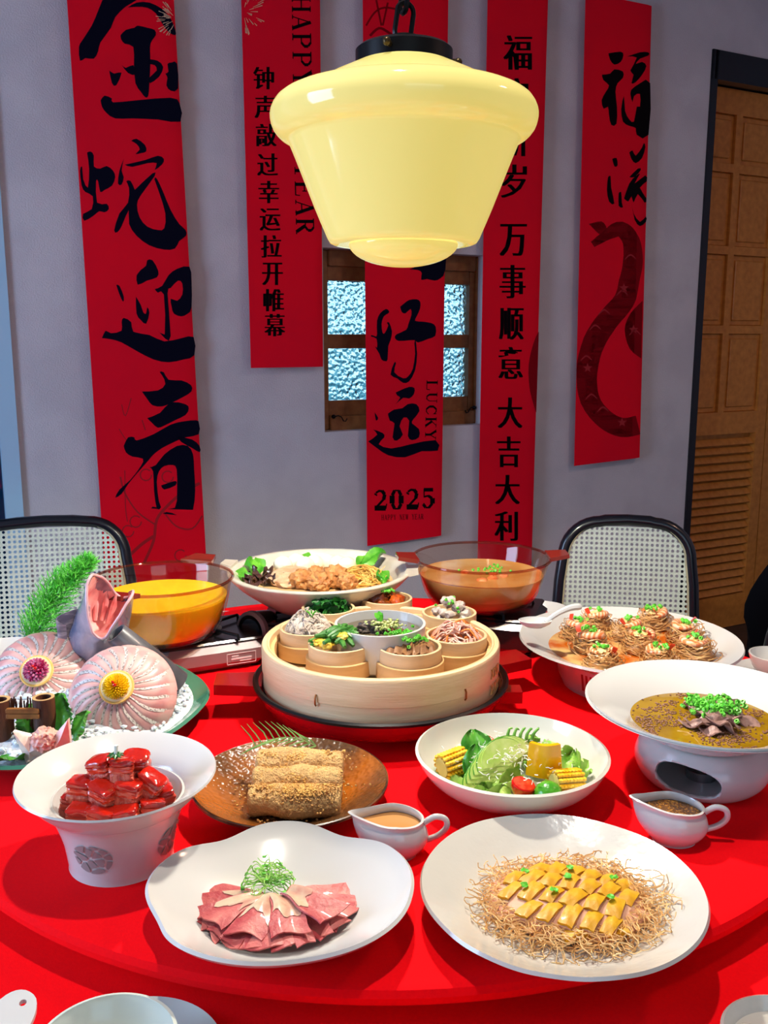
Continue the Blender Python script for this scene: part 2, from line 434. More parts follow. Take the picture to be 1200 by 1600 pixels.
def glyph(ch):
    if ch not in _gl:
        cu = bpy.data.curves.new('glyph', 'FONT'); cu.body = ch; cu.size = 1; cu.offset = -.004 if ord(ch) > 255 else 0; cu.resolution_u = 3
        ob = bpy.data.objects.new('glyph', cu); col.objects.link(ob); dg = bpy.context.evaluated_depsgraph_get()
        me = ob.evaluated_get(dg).to_mesh(); V = [(v.co.x, v.co.y) for v in me.vertices]; F = [list(p.vertices) for p in me.polygons]
        bpy.data.objects.remove(ob); bpy.data.curves.remove(cu); _gl[ch] = (V, F)
    return _gl[ch]
def song(chars, parent):
    """characters as (ch, cx, cy, w, h, lean): heavy verticals, light horizontals"""
    for ch, cx, cy, w, h in chars:
        vs, fs = [], []; V, F = glyph(ch); x0, x1 = min(v[0] for v in V), max(v[0] for v in V); y0, y1 = min(v[1] for v in V), max(v[1] for v in V)
        sx, sy = w / (x1 - x0), h / (y1 - y0)
        for d in (-.042 * w, 0, .042 * w):
            k = len(vs); vs += [(cx + d + (v[0] - (x0 + x1) / 2) * sx * .94, cy - (v[1] - (y0 + y1) / 2) * sy) for v in V]
            fs += [[i + k for i in f] for f in F]
        prints('printed_character', [], ink2, parent, tris=(vs, fs))
# serif capitals as strokes in a unit box: (x0,y0,x1,y1,width); y up
SER = {'H': [(.18, 0, .18, 1, .15), (.82, 0, .82, 1, .15), (.18, .5, .82, .5, .05), (0, .02, .36, .02, .04), (.64, .02, 1, .02, .04), (0, .98, .36, .98, .04), (.64, .98, 1, .98, .04)],
       'A': [(.12, 0, .5, 1, .05), (.48, 1, .86, 0, .16), (.26, .34, .7, .34, .05), (0, .02, .28, .02, .04), (.66, .02, 1, .02, .04)],
       'P': [(.22, 0, .22, 1, .16), (.02, .02, .46, .02, .04), (.02, .98, .6, .98, .05), (.6, .98, .84, .84, .1), (.84, .84, .84, .62, .15), (.84, .64, .6, .48, .1), (.22, .48, .62, .48, .05)],
       'Y': [(.14, 1, .52, .46, .16), (.86, 1, .52, .46, .06), (.5, 0, .5, .5, .16), (.28, .02, .74, .02, .04), (0, .98, .34, .98, .04), (.68, .98, 1, .98, .04)],
       'E': [(.2, 0, .2, 1, .16), (.02, .02, .86, .02, .05), (.02, .98, .84, .98, .05), (.2, .52, .62, .52, .05), (.86, .0, .9, .26, .05), (.84, 1, .84, .76, .05), (.62, .4, .62, .64, .05)],
       'R': [(.2, 0, .2, 1, .16), (.02, .02, .4, .02, .04), (.02, .98, .56, .98, .05), (.56, .98, .76, .85, .1), (.76, .86, .76, .66, .14), (.76, .66, .54, .52, .1), (.2, .52, .56, .52, .05), (.46, .52, .84, .02, .16), (.78, .02, 1, .02, .05)],
       'N': [(.16, 0, .16, 1, .05), (.14, 1, .84, 0, .16), (.84, 0, .84, 1, .05), (0, .02, .32, .02, .04), (0, .98, .24, .98, .04), (.68, .98, 1, .98, .04)],
       'W': [(.08, 1, .3, 0, .14), (.3, 0, .5, 1, .05), (.5, 1, .72, 0, .14), (.72, 0, .94, 1, .05), (-.04, .98, .22, .98, .04), (.38, .98, .62, .98, .04), (.8, .98, 1.05, .98, .04)],
       'L': [(.22, 0, .22, 1, .16), (.02, .02, .86, .02, .05), (.02, .98, .44, .98, .04), (.86, 0, .9, .3, .05)],
       'U': [(.2, 1, .2, .25, .15), (.2, .28, .36, .06, .12), (.34, .05, .66, .05, .07), (.64, .06, .8, .28, .06), (.8, .25, .8, 1, .05), (0, .98, .4, .98, .04), (.64, .98, .98, .98, .04)],
       'C': [(.86, .78, .64, .95, .07), (.66, .95, .4, .95, .07), (.42, .95, .18, .7, .13), (.17, .72, .17, .3, .16), (.17, .32, .4, .06, .13), (.38, .05, .68, .05, .07), (.66, .05, .9, .26, .06), (.86, .7, .86, .98, .05)],
       'K': [(.2, 0, .2, 1, .16), (.02, .02, .4, .02, .04), (.02, .98, .4, .98, .04), (.24, .42, .82, 1, .05), (.4, .6, .84, 0, .16), (.62, .98, .98, .98, .04), (.68, .02, 1, .02, .04)],
       '2': [(.16, .74, .2, .82, .16), (.18, .86, .4, .97, .09), (.38, .97, .62, .95, .09), (.6, .96, .78, .78, .16), (.78, .8, .7, .54, .18), (.72, .56, .12, .06, .1), (.1, .1, .84, .1, .2), (.84, .06, .9, .32, .06)],
       '0': [(.2, .3, .2, .7, .26), (.8, .3, .8, .7, .26), (.2, .7, .36, .95, .16), (.34, .96, .66, .96, .06), (.8, .7, .64, .95, .16), (.2, .3, .36, .05, .16), (.34, .04, .66, .04, .06), (.8, .3, .64, .05, .16)],
       '5': [(.2, .55, .2, .98, .06), (.18, .94, .8, .94, .14), (.2, .58, .5, .64, .07), (.48, .63, .74, .5, .12), (.76, .52, .76, .24, .24), (.76, .26, .52, .04, .12), (.54, .04, .3, .04, .07), (.3, .05, .12, .22, .14)]}
def serif(txt, place):
    """place(i, x, y) maps letter i's unit box to photo pixels"""
    out = []
    for i, ch in enumerate(txt):
        for x0, y0, x1, y1, w in SER.get(ch, []):
            dx, dy = x1 - x0, y1 - y0; l = math.hypot(dx, dy); w *= 1.3; nx, ny = -dy / l * w / 2, dx / l * w / 2
            out.append([place(i, x0 + nx, y0 + ny), place(i, x1 + nx, y1 + ny), place(i, x1 - nx, y1 - ny), place(i, x0 - nx, y0 - ny)])
    return out
def sparks(cx, cy, n, r0, r1, a0, a1, seed):
    rr = random.Random(seed); out = []
    for _ in range(n):
        a = rr.uniform(a0, a1); s = rr.uniform(r0, r1 * .7); e = s + rr.uniform(.15, .4) * r1
        out.append(ribbon([(cx + s * math.cos(a), cy + s * math.sin(a)), (cx + e * math.cos(a), cy + e * math.sin(a))], [.4, 1.3]))
    return out
b1 = banner([(100, -70), (268, -70), (168, 960), (327, 950)], 'widest red couplet at left with four large brush characters, behind the left chair')
jin = crop(3, 0, 0, [
 [(480, 0), (640, -30), (640, 0), (590, 30), (540, 80), (520, 130), (470, 200), (460, 240), (440, 275), (400, 272), (375, 285), (370, 220), (385, 190), (430, 120), (460, 50)],
 [(600, 35), (640, 12), (700, 12), (760, 42), (800, 88), (822, 140), (822, 165), (790, 150), (760, 110), (730, 62), (690, 36), (640, 32)],
 [(565, 165), (590, 140), (630, 130), (645, 120), (690, 130), (725, 140), (730, 165), (712, 190), (703, 220), (705, 290), (700, 390), (695, 450), (680, 455), (660, 430), (635, 390), (628, 300), (625, 220), (585, 205), (568, 185)],
 [(512, 330), (535, 345), (570, 340), (545, 400), (525, 390)], [(570, 305), (590, 318), (625, 305), (635, 350), (600, 342)],
 [(703, 278), (740, 285), (765, 315), (745, 360), (703, 390), (702, 362), (735, 330), (725, 305), (703, 300)],
 [(775, 345), (790, 335), (785, 300), (805, 293), (830, 298), (835, 415), (800, 425), (780, 400), (785, 365)],
 [(472, 470), (490, 448), (525, 462), (530, 480), (640, 470), (800, 458), (842, 485), (846, 570), (740, 560), (620, 555), (540, 555), (500, 530), (478, 500)],
 [(408, 715), (425, 710), (440, 730), (440, 780), (470, 790), (500, 778), (530, 800), (540, 830), (525, 870), (490, 890), (470, 900), (460, 850), (450, 850), (455, 950), (500, 955), (510, 980), (490, 995), (465, 990), (440, 1010), (395, 1035), (390, 1002), (430, 980), (435, 920), (400, 900), (383, 870), (375, 800), (385, 780), (390, 840), (412, 880), (418, 790)],
 [(615, 660), (640, 650), (680, 680), (685, 710), (660, 718), (635, 722), (655, 700), (640, 675)],
 [(580, 745), (570, 800), (580, 830), (570, 865), (553, 860), (560, 800)],
 [(585, 772), (680, 750), (740, 730), (768, 745), (760, 770), (725, 797), (735, 765), (690, 765), (620, 782)],
 [(632, 890), (715, 812), (725, 825), (660, 915), (642, 960), (655, 1020), (690, 1062), (740, 1078), (770, 1070), (775, 1000), (745, 900), (724, 840), (735, 837), (765, 900), (800, 985), (840, 1050), (870, 1078), (872, 1105), (840, 1130), (820, 1165), (770, 1170), (700, 1150), (640, 1105), (605, 1050), (603, 985), (570, 1060), (550, 1088), (535, 1080), (560, 1000), (600, 950), (605, 880), (592, 850), (612, 848)]], 2)
ying = crop(3, 0, 400, [
 [(640, 90), (660, 65), (685, 45), (690, 20), (715, 20), (742, 70), (735, 100), (690, 115), (645, 135)],
 [(545, 135), (560, 140), (580, 190), (577, 215), (560, 180)],
 [(637, 190), (660, 230), (672, 265), (685, 270), (690, 240), (700, 265), (685, 318), (660, 300), (640, 270)],
 [(725, 155), (760, 140), (790, 90), (830, 60), (888, 50), (898, 120), (898, 240), (880, 270), (850, 283), (815, 270), (805, 240), (800, 200), (830, 210), (855, 180), (855, 130), (835, 115), (800, 150), (785, 175), (800, 375), (775, 388), (730, 335), (772, 368), (768, 180), (740, 172)],
 [(478, 385), (495, 350), (520, 362), (570, 350), (570, 310), (580, 290), (615, 310), (625, 355), (700, 370), (770, 400), (850, 385), (908, 380), (911, 465), (860, 485), (790, 498), (720, 485), (640, 445), (570, 405), (520, 390)],
 [(665, 635), (740, 630), (775, 600), (760, 560), (748, 543), (768, 545), (790, 580), (850, 583), (895, 605), (897, 635), (860, 660), (800, 690), (760, 705), (715, 700), (690, 670)],
 [(690, 760), (750, 735), (800, 685), (870, 695), (885, 715), (870, 745), (820, 770), (770, 795), (740, 805), (715, 785)],
 [(580, 890), (600, 850), (630, 850), (640, 865), (720, 835), (800, 790), (860, 775), (920, 770), (933, 785), (932, 835), (870, 850), (820, 870), (760, 900), (720, 930), (690, 965), (650, 1010), (600, 1070), (570, 1115), (540, 1133), (560, 1095), (610, 1050), (660, 985), (670, 950), (620, 940), (590, 920)],
 [(830, 845), (900, 860), (935, 890), (937, 920), (900, 900), (850, 872)],
 [(700, 990), (730, 980), (770, 930), (830, 890), (880, 890), (905, 930), (910, 1000), (915, 1100), (905, 1190), (880, 1230), (850, 1255), (830, 1215), (780, 1200), (745, 1215), (710, 1195), (715, 1175), (750, 1182), (820, 1180), (830, 1100), (828, 1000), (810, 980), (770, 985), (745, 1010), (735, 1060), (745, 1150), (755, 1178), (735, 1185), (722, 1100), (718, 1010)],
 [(755, 1075), (800, 1060), (825, 1055), (823, 1075), (770, 1095)]], 2)
for pp in (jin[:8], jin[8:], ying[:5], ying[5:]): prints('brush_character', pp, ink, b1)
prints('firework_print', sparks(276, 30, 34, 6, 34, 2.0, 4.2, 3), spark, b1, .0022)
for pp in ([ribbon(smooth_path(P), w) for P, w in (
 ([(225, 880), (240, 845), (245, 812), (262, 790), (285, 770), (312, 755)], 4.5), ([(243, 820), (215, 800), (195, 770), (188, 745)], 2.5), ([(256, 800), (275, 822), (300, 826), (316, 806)], 2.5),
 ([(200, 870), (222, 850), (240, 838)], 5), ([(195, 735), (196, 790), (199, 815)], 1.5), ([(190, 632), (196, 650), (205, 622)], 1.4), ([(222, 656), (227, 672)], 1.6), ([(186, 670), (200, 690), (215, 688)], 1.2))]
 + [ribbon([(x + 9 * math.cos(a), y + 9 * math.sin(a)) for a in [q * .55 for q in range(11)]], 2) for x, y in ((200, 830), (228, 742), (282, 868), (212, 815), (262, 745))]): prints('branch_print', [pp], M('print_faint_red', (172, 0, 24), .7), b1, .0014)
b2 = banner([(375, -70), (500, -70), (392, 575), (505, 573)], 'red couplet ending high on the wall, left of lamp, with small characters')
song([(c, 412 + (y - 122) * .045, y, 32, 35) for c, y in zip('钟声敲过幸运拉开帷幕', (122, 167, 211, 257, 300, 343, 385, 428, 469, 508))], b2)
def vert(y0, y1, n, xa, xb, xs):
    """capitals turned a quarter, reading downward; left edge of the letters runs from xa to xb"""
    st = (y1 - y0) / n
    return lambda i, x, y: (xa + (xb - xa) * ((i + x) / n) + xs * y, y0 + (i + x * .86) * st)
for pp in (serif('HAPPY', vert(-6, 138, 5, 456, 458, 29)), serif('NEW', vert(152, 238, 3, 458, 460, 29)), serif('YEAR', vert(254, 370, 4, 460, 463, 28))): prints('printed_word', pp, ink2, b2)
prints('firework_print', sparks(380, 18, 26, 6, 40, -1.3, 1.5, 5), spark, b2, .0022)
b3 = banner([(566, -70), (702, -70), (574, 853), (690, 837)], 'red couplet hanging in front of the small window, printed 2025 near its lower end')
luck = crop(4.286, 490, 380, [
 [(640, 175), (700, 150), (760, 110), (740, 60), (800, -60), (885, -60), (883, 175), (850, 235), (810, 250), (760, 240), (720, 245), (725, 200), (700, 180)],
 [(425, 600), (425, 520), (445, 470), (485, 440), (505, 455), (500, 470), (470, 490), (455, 540), (462, 600), (478, 600), (500, 550), (490, 535), (505, 530), (525, 590), (515, 650), (500, 690), (495, 780), (480, 790), (455, 780), (440, 740), (410, 690), (425, 700), (422, 640), (385, 625), (390, 615), (420, 625)],
 [(580, 425), (610, 400), (640, 380), (690, 375), (715, 395), (712, 440), (690, 490), (680, 520), (730, 525), (790, 535), (818, 560), (815, 620), (770, 640), (700, 665), (680, 650), (640, 650), (570, 655), (545, 635), (555, 610), (620, 580), (635, 540), (655, 480), (650, 440), (615, 470), (590, 460)],
 [(682, 640), (693, 740), (680, 850), (640, 925), (600, 935), (560, 905), (515, 880), (540, 800), (552, 805), (540, 865), (600, 905), (635, 890), (665, 840), (680, 740), (675, 670)],
 [(550, 1000), (580, 985), (640, 962), (675, 970), (672, 1010), (640, 1040), (600, 1035), (550, 1078), (580, 1035), (560, 1020)]], 2) + crop(2.308, 360, 380, [
 [(568, 615), (590, 600), (620, 595), (640, 580), (670, 580), (682, 605), (660, 635), (655, 650), (680, 670), (680, 700), (655, 710), (640, 695), (645, 640), (625, 628), (610, 660), (622, 690), (600, 712), (585, 700), (592, 650), (575, 640)],
 [(520, 610), (533, 630), (525, 640)],
 [(497, 715), (530, 690), (515, 672), (550, 685), (555, 700), (535, 725), (580, 740), (650, 725), (740, 710), (748, 748), (690, 750), (630, 772), (570, 765), (530, 740)]], 2)
for pp in (luck[:1], luck[1:4], luck[4:]): prints('brush_character', pp, ink, b3)
for pp in (serif('LUCKY', vert(594, 690, 5, 667, 664, 17)), serif('2025', lambda i, x, y: (583 + i * 25 + x * 23.5, 797 - y * 31 - i * .9)),
           serif('HAPPY NEW YEAR', lambda i, x, y: (596 + i * 4.75 + x * 4, 812.5 - y * 8 - i * .1))): prints('printed_word', pp, ink2, b3)
prints('firework_print', [ribbon(smooth_path([(572, 40), (585, 20), (600, 12), (618, 14)]), 3), ribbon(smooth_path([(578, 56), (592, 44), (606, 50), (616, 58)]), 4), ribbon([(588, 0), (596, 40)], 3), ribbon([(606, 4), (598, 40)], 3)], dred, b3, .0014)
b4 = banner([(763, -70), (859, -70), (746, 885), (831, 885)], 'long red couplet right of the small window with a single column of twelve printed characters')
song([(c, x, y, w, h) for c, x, y, w, h in (('福', 809, 82, 44, 54), ('启', 806, 150, 40, 56), ('新', 804, 217, 42, 54), ('岁', 803, 283, 40, 52), ('万', 802, 375, 42, 50), ('事', 801, 440, 40, 52), ('顺', 799, 506, 38, 50),
      ('意', 798, 567, 38, 50), ('大', 797, 645, 38, 48), ('吉', 795, 706, 36, 48), ('大', 793, 765, 38, 46), ('利', 791, 822, 36, 46))], b4)
prints('snake_print', [smooth_path([(842, 518), (834, 535), (826, 570), (828, 610), (838, 645)], 3)], dred, b4, .0013)
b5 = banner([(915, -12), (1019, 9), (897, 728), (1000, 715)], 'red couplet nearest the door with a paper-cut snake print below two brush characters')
fu = crop(3, 800, 0, [
 [(452, 250), (510, 242), (522, 260), (510, 290), (480, 303), (460, 280)],
 [(422, 350), (460, 345), (480, 325), (520, 335), (520, 365), (495, 390), (485, 430), (492, 500), (490, 580), (465, 585), (455, 540), (450, 500), (430, 510), (420, 470), (440, 430), (455, 400), (428, 375)],
 [(540, 265), (600, 245), (638, 245), (640, 260), (600, 275), (580, 300), (610, 290), (630, 310), (610, 350), (580, 385), (560, 390), (570, 350), (555, 330), (585, 270)],
 [(560, 420), (600, 390), (648, 390), (640, 632), (585, 632), (580, 600), (550, 590), (520, 570), (512, 510), (525, 450), (530, 520), (550, 560), (572, 570), (585, 500), (600, 500), (600, 440), (572, 450), (565, 480), (555, 440)],
 [(470, 745), (490, 740), (495, 775), (480, 780)], [(450, 830), (462, 825), (465, 880), (480, 955), (455, 945), (445, 890)],
 [(550, 715), (565, 705), (580, 730), (610, 690), (618, 670), (625, 690), (610, 740), (580, 765), (560, 745)],
 [(500, 905), (512, 900), (515, 950), (520, 972), (500, 965)], [(550, 830), (590, 790), (605, 795), (575, 830)],
 [(525, 930), (550, 860), (580, 825), (600, 815), (575, 860), (625, 822), (632, 850), (600, 880), (630, 930), (622, 950), (590, 910), (570, 950), (560, 920), (545, 945)],
 [(560, 950), (570, 1000), (600, 1040), (628, 1015), (628, 1040), (600, 1060), (575, 1030)]], 2)
for pp in (fu[:4], fu[4:]): prints('brush_character', pp, ink2, b5)
sn = [ribbon(smooth_path([(926, 382), (950, 366), (970, 358), (986, 376), (989, 408), (983, 440), (975, 470), (950, 500), (928, 535), (917, 580), (922, 625), (945, 655), (972, 668), (997, 664)]), [r for r in [10, 11, 13, 15, 17, 20, 22, 23, 24, 25, 26, 26, 27, 28, 29, 30, 31, 31, 31, 31, 32, 32, 32, 33, 33, 33, 34, 34, 34, 35, 35, 35, 35, 34, 34, 34, 33, 32, 32, 31, 31, 30, 30, 30, 30, 30, 30, 30, 30, 30, 30, 30, 30]]),
      smooth_path([(920, 350), (940, 346), (948, 358), (938, 366), (930, 360)], 3), smooth_path([(1004, 470), (985, 490), (976, 515), (984, 545), (1002, 560)], 3)]
prints('snake_print', sn, dred, b5, .0012)
prints('snake_scales', [ribbon(smooth_path([(x - 9, y + 4), (x, y - 4), (x + 9, y + 3)]), [1, 1.5, 2, 2.4, 3, 2.4, 2, 1.5, 1]) for x, y in ((985, 402), (972, 458), (944, 488), (930, 512), (916, 560), (924, 620), (942, 640), (992, 520))]
       + [[(x + (8 if i % 2 else 3.2) * math.cos(i * PI / 5 + .3), y + (8 if i % 2 else 3.2) * math.sin(i * PI / 5 + .3)) for i in range(10)] for x, y in ((975, 450), (918, 575), (972, 660), (990, 515))], M('print_pale_red', (176, 24, 36), .7), b5, .0018)
# ------------------------------------------------------------------ pendant lamp over the table
LXY = (0.026, 1.29); LZ = CZ
lamp = thing('pendant_lamp', 'glowing cream schoolhouse glass pendant lamp hanging on a black chain', 'lamp', (LXY[0], LXY[1], LZ))
opal = bpy.data.materials.new('opal_glass'); opal.use_nodes = True
b = opal.node_tree.nodes['Principled BSDF']; b.inputs['Base Color'].default_value = lin((190, 176, 120)); b.inputs['Roughness'].default_value = .08
b.inputs['Emission Color'].default_value = lin((236, 218, 112)); b.inputs['Emission Strength'].default_value = .70
pro = [(.056, .356), (.062, .351), (.100, .333), (.136, .314), (.139, .3135), (.155, .311), (.167, .304), (.1735, .293), (.1745, .283), (.171, .271), (.163, .262), (.154, .257), (.150, .252), (.135, .215), (.118, .172), (.104, .139), (.100, .131), (.094, .1265), (.072, .126)]
MB().lathe(smooth_path(pro, 2) + [(.072, .129), (.092, .131), (.147, .255), (.165, .283), (.134, .309), (.056, .351), (.056, .356)], 96).build('lamp_shade', opal, lamp, ang=60)
MB().lathe([(.074, .128)] + [(.0735 * math.cos(a), .128 - .031 * math.sin(a)) for a in [i * PI / 24 for i in range(12)]] + [(0, .097)], 64).build('lamp_bowl', opal, lamp, ang=60)
MB().lathe([(0, .385), (.02, .385), (.022, .374), (.058, .372), (.063, .368), (.063, .350), (.060, .347), (0, .347)], 64).build('gallery_ring', black_metal, lamp)
for a in (.25, 2.35, 4.4):
    MB().tube([(.060 * math.cos(a), .060 * math.sin(a), .36), (.074 * math.cos(a), .074 * math.sin(a), .36)], .004, 8).blob((.074 * math.cos(a), .074 * math.sin(a), .36), .0055, amp=0, sub=2).build('thumb_screw', M('dark_brass', (70, 56, 34), .35, metal=.8), lamp)
link = None; z = .385
for i in range(38):
    if LZ + z + .034 > CEIL - .02: break
    if link is None:
        pts = [(math.cos(a) * .0115, 0, math.sin(a) * .0115 + (.012 if math.sin(a) > 0 else -.012)) for a in [j * 2 * PI / 16 + .01 for j in range(16)]]
        link = MB().tube(pts, .0034, 6, closed=True).build('chain_link', black_metal, lamp); lk = link
    else: lk = bpy.data.objects.new('chain_link', link.data); col.objects.link(lk); lk.parent = lamp
    lk.location = (0, 0, z + .018); lk.rotation_euler = (0, .12 * (-1) ** i, (PI / 2) * (i % 2) + .35); z += .035
MB().lathe([(0, CEIL - LZ), (.05, CEIL - LZ), (.045, CEIL - LZ - .02), (.008, CEIL - LZ - .035), (0, CEIL - LZ - .04)], 32).build('ceiling_rose', black_metal, lamp)
ld = bpy.data.lights.new('pendant_bulb', 'SPOT'); ld.energy = 22; ld.color = (1.0, .93, .80); ld.spot_size = math.radians(156); ld.spot_blend = .35; ld.shadow_soft_size = .018
ld.use_nodes = True                                     # wide batwing distribution of a schoolhouse shade
lt_ = ld.node_tree; em = lt_.nodes['Emission']; tc = lt_.nodes.new('ShaderNodeTexCoord'); sx = lt_.nodes.new('ShaderNodeSeparateXYZ'); ab = lt_.nodes.new('ShaderNodeMath'); ab.operation = 'ABSOLUTE'
mxn = lt_.nodes.new('ShaderNodeMath'); mxn.operation = 'MAXIMUM'; mxn.inputs[1].default_value = .5; pwn = lt_.nodes.new('ShaderNodeMath'); pwn.operation = 'POWER'; pwn.inputs[1].default_value = -1.25
lt_.links.new(tc.outputs['Normal'], sx.inputs[0]); lt_.links.new(sx.outputs['Z'], ab.inputs[0]); lt_.links.new(ab.outputs[0], mxn.inputs[0]); lt_.links.new(mxn.outputs[0], pwn.inputs[0]); lt_.links.new(pwn.outputs[0], em.inputs['Strength'])
lo = bpy.data.objects.new('pendant_bulb', ld); col.objects.link(lo); lo.location = (LXY[0], LXY[1], LZ + .088)

# ------------------------------------------------------------------ table, cloth, turntable
TC = Vector((0, 1.33, 0)); TR_ = .62; RT = .79; TT = T - .044
tb = thing('dining_table', 'round dining table hidden under the red tablecloth', 'table', TC)
MB().lathe([(0, TT - .035), (RT - .02, TT - .035), (RT - .01, TT - .02), (RT - .02, TT - .004), (0, TT - .004)], 96).build('tabletop', wood, tb)
MB().lathe([(0, .0), (.4, .0), (.4, .04), (.09, .07), (.08, .4), (.1, TT - .035), (0, TT - .035)], 48).build('pedestal', wood, tb)
def drape(x, y, z):
    r = math.hypot(x, y); a = math.atan2(y, x)
    if r > RT - .005: d = (TT - z); k = 1 + .035 * min(1, d / .3) * math.sin(a * 22 + math.sin(a * 5)); return (x * k, y * k, z)
    return (x, y, z)
cl = MB().lathe([(0, TT - .003), (.5, TT - .003)] + [(RT - 1 + a, TT - b) for a, b in ((.985, .003), (.998, .008), (1.004, .02), (1.01, .08), (1.013, .16), (1.016, .25), (1.020, .25), (1.017, .16), (1.014, .08), (1.008, .02), (1.001, .004), (.986, 0))] + [(.5, TT), (0, TT)], 240, warp=drape).build('tablecloth', red_cloth, loc=TC)
tag(cl, 'red tablecloth spread over the round table below the turntable', 'tablecloth')
tt = thing('turntable', 'large round red cloth-covered turntable carrying all the dishes', 'turntable', TC)
MB().lathe([(0, T - .020), (TR_ - .01, T - .020), (TR_ - .002, T - .016), (TR_, T - .008), (TR_ - .003, T - .002), (TR_ - .01, T), (0, T)], 200).build('plate', red_cloth, tt)
MB().lathe([(0, TT), (.2, TT), (.2, TT + .008), (.16, TT + .011), (.16, T - .020), (0, T - .020)], 64).build('swivel_base', black_metal, tt)

# ------------------------------------------------------------------ cane-backed chairs
cane = M('cane', (222, 228, 208), .6, c2=(208, 214, 192), sc=200, spec=.3)
def chair(label, loc, rz, w=.43, group='black cane-backed dining chairs'):
    c = thing('dining_chair', label, 'chair', loc, rz, group)     # faces -y (towards the viewer) at rz 0
    zt, zb, lean = .848, .47, .05
    def B(u, z): return Vector((u, lean * (z - .45) / .4 + .012 * math.cos(u / w * 2.2) + .19, z))
    P = []; n = 9
    def half(z): return w / 2 * (1 - .10 * (z - zb) / (zt - zb))
    r = .10
    for i in range(n + 1):
        a = PI / 2 * i / n; P.append((half(zt) - r + r * math.sin(a), zt - r + r * math.cos(a)))
    P = [(0, zt + .006), (half(zt) * .35, zt + .004)] + P + [(half(z_), z_) for z_ in (.68, .6, .52)]
    P += [(half(zb) - .03, zb + .01), (half(zb) - .08, zb)]
    full = P + [(-x, z_) for x, z_ in reversed(P[1:])]
    MB().tube([B(x, z_) for x, z_ in full], .0165, 10, closed=True).build('back_frame', black_paint, c)
    ins = [(x * .93, zb + .012 + (z_ - zb) * .955) for x, z_ in full]
    MB().tube([B(x, z_) + Vector((0, -.008, 0)) for x, z_ in ins], .004, 6, closed=True).build('cane_spline', M('cane_edge', (190, 178, 140), .6), c)
    def inside(x, z_):
        h = half(z_) * .95
        if z_ > zt - .008 or z_ < zb + .01 or abs(x) > h: return False
        if z_ > zt - r and abs(x) > half(zt) - r: return math.hypot(abs(x) - (half(zt) - r), z_ - (zt - r)) < r * .96
        return True
    mb = MB(); p = .0138; nx = int(w / p) + 2; nz = int((zt - zb) / p) + 2; vid = {}
    def vert_(x, z_):
        k = (round(x, 5), round(z_, 5))
        if k not in vid: vid[k] = len(mb.v); mb.v.append(B(x, z_) + Vector((0, -.004, 0)))
        return vid[k]
    for i in range(-nx // 2, nx // 2 + 1):
        for j in range(nz):
            x, z_ = i * p, zb + j * p
            if not inside(x, z_): continue
            h, q, g = p / 2, p * .30, p * .13
            O = [(-h, -h), (0, -h), (h, -h), (h, 0), (h, h), (0, h), (-h, h), (-h, 0)]
            I = [(-q * .72, -q * .72), (0, -q), (q * .72, -q * .72), (q, 0), (q * .72, q * .72), (0, q), (-q * .72, q * .72), (-q, 0)]
            o_ = [vert_(x + a, z_ + b_) for a, b_ in O]; k0 = len(mb.v)
            for a, b_ in I: mb.v.append(B(x + a, z_ + b_) + Vector((0, -.0045, 0)))
            for t in range(8): mb.f.append([o_[t], o_[(t + 1) % 8], k0 + (t + 1) % 8, k0 + t])
    mb.build('cane_panel', cane, c, recalc=False)
    sp = [(.20 * math.copysign(abs(math.cos(a)) ** .5, math.cos(a)), -.02 + .21 * math.copysign(abs(math.sin(a)) ** .5, math.sin(a))) for a in [i * 2 * PI / 40 for i in range(40)]]
    MB().prism(sp, .43, .455).build('seat', black_paint, c)
    MB().prism([(x * .86, y * .86) for x, y in sp], .45, .459).build('seat_cane', cane, c)
    for sx in (-1, 1):
        MB().tube([(sx * .18, -.19, .44), (sx * .19, -.21, .0)], [.016, .012], 8).build('leg', black_paint, c)
        MB().tube([(sx * (half(zb) - .02), B(half(zb), zb).y, zb + .03), (sx * .19, .19, .42), (sx * .2, .24, 0)], [.0165, .017, .012], 8).build('leg', black_paint, c)
    return c
chair('black cane-backed chair at left in front of the widest couplet', (-.885, 2.30, 0), math.radians(14), w=.47)
chair('black cane-backed chair at right between the wall and the shrimp platter', (.640, 2.31, 0), math.radians(-10), w=.385)
rc = chair('black cane-backed chair cut off by the right edge of the photo', (.775, 1.76, 0), math.radians(-64), w=.42)
# dark garment over that chair
def cloak(u, v):
    a = (u - .5) * 2; z = .93 - .62 * v
    return (a * (.16 + .10 * min(1, v * 3)) + .01 * math.sin(v * 17), .02 * math.sin(a * 9 + v * 4) + .05 * a * a, z + .03 * math.cos(a * 3))
# added unseen lamp at the right of the room, warm fill for the walls
cb = thing('added_fill_lamp', 'added unseen warm fill lamp on the ceiling at right', 'lamp', (2.0, 1.5, CEIL))
MB().lathe([(0, -.001), (.17, -.001), (.17, -.05), (.15, -.055), (.15, -.03), (0, -.03)], 48).build('housing', black_metal, cb)
MB().lathe([(0, -.045), (.148, -.045), (.148, -.05), (0, -.052)], 48).build('diffuser', M('diffuser', (250, 240, 224), .5), cb)
cl_ = bpy.data.lights.new('added_fill_light', 'AREA'); cl_.shape = 'DISK'; cl_.size = .3; cl_.energy = 13; cl_.color = (1.0, .60, .42)
co = bpy.data.objects.new('added_fill_light', cl_); col.objects.link(co); co.location = (2.0, 1.5, CEIL - .06)
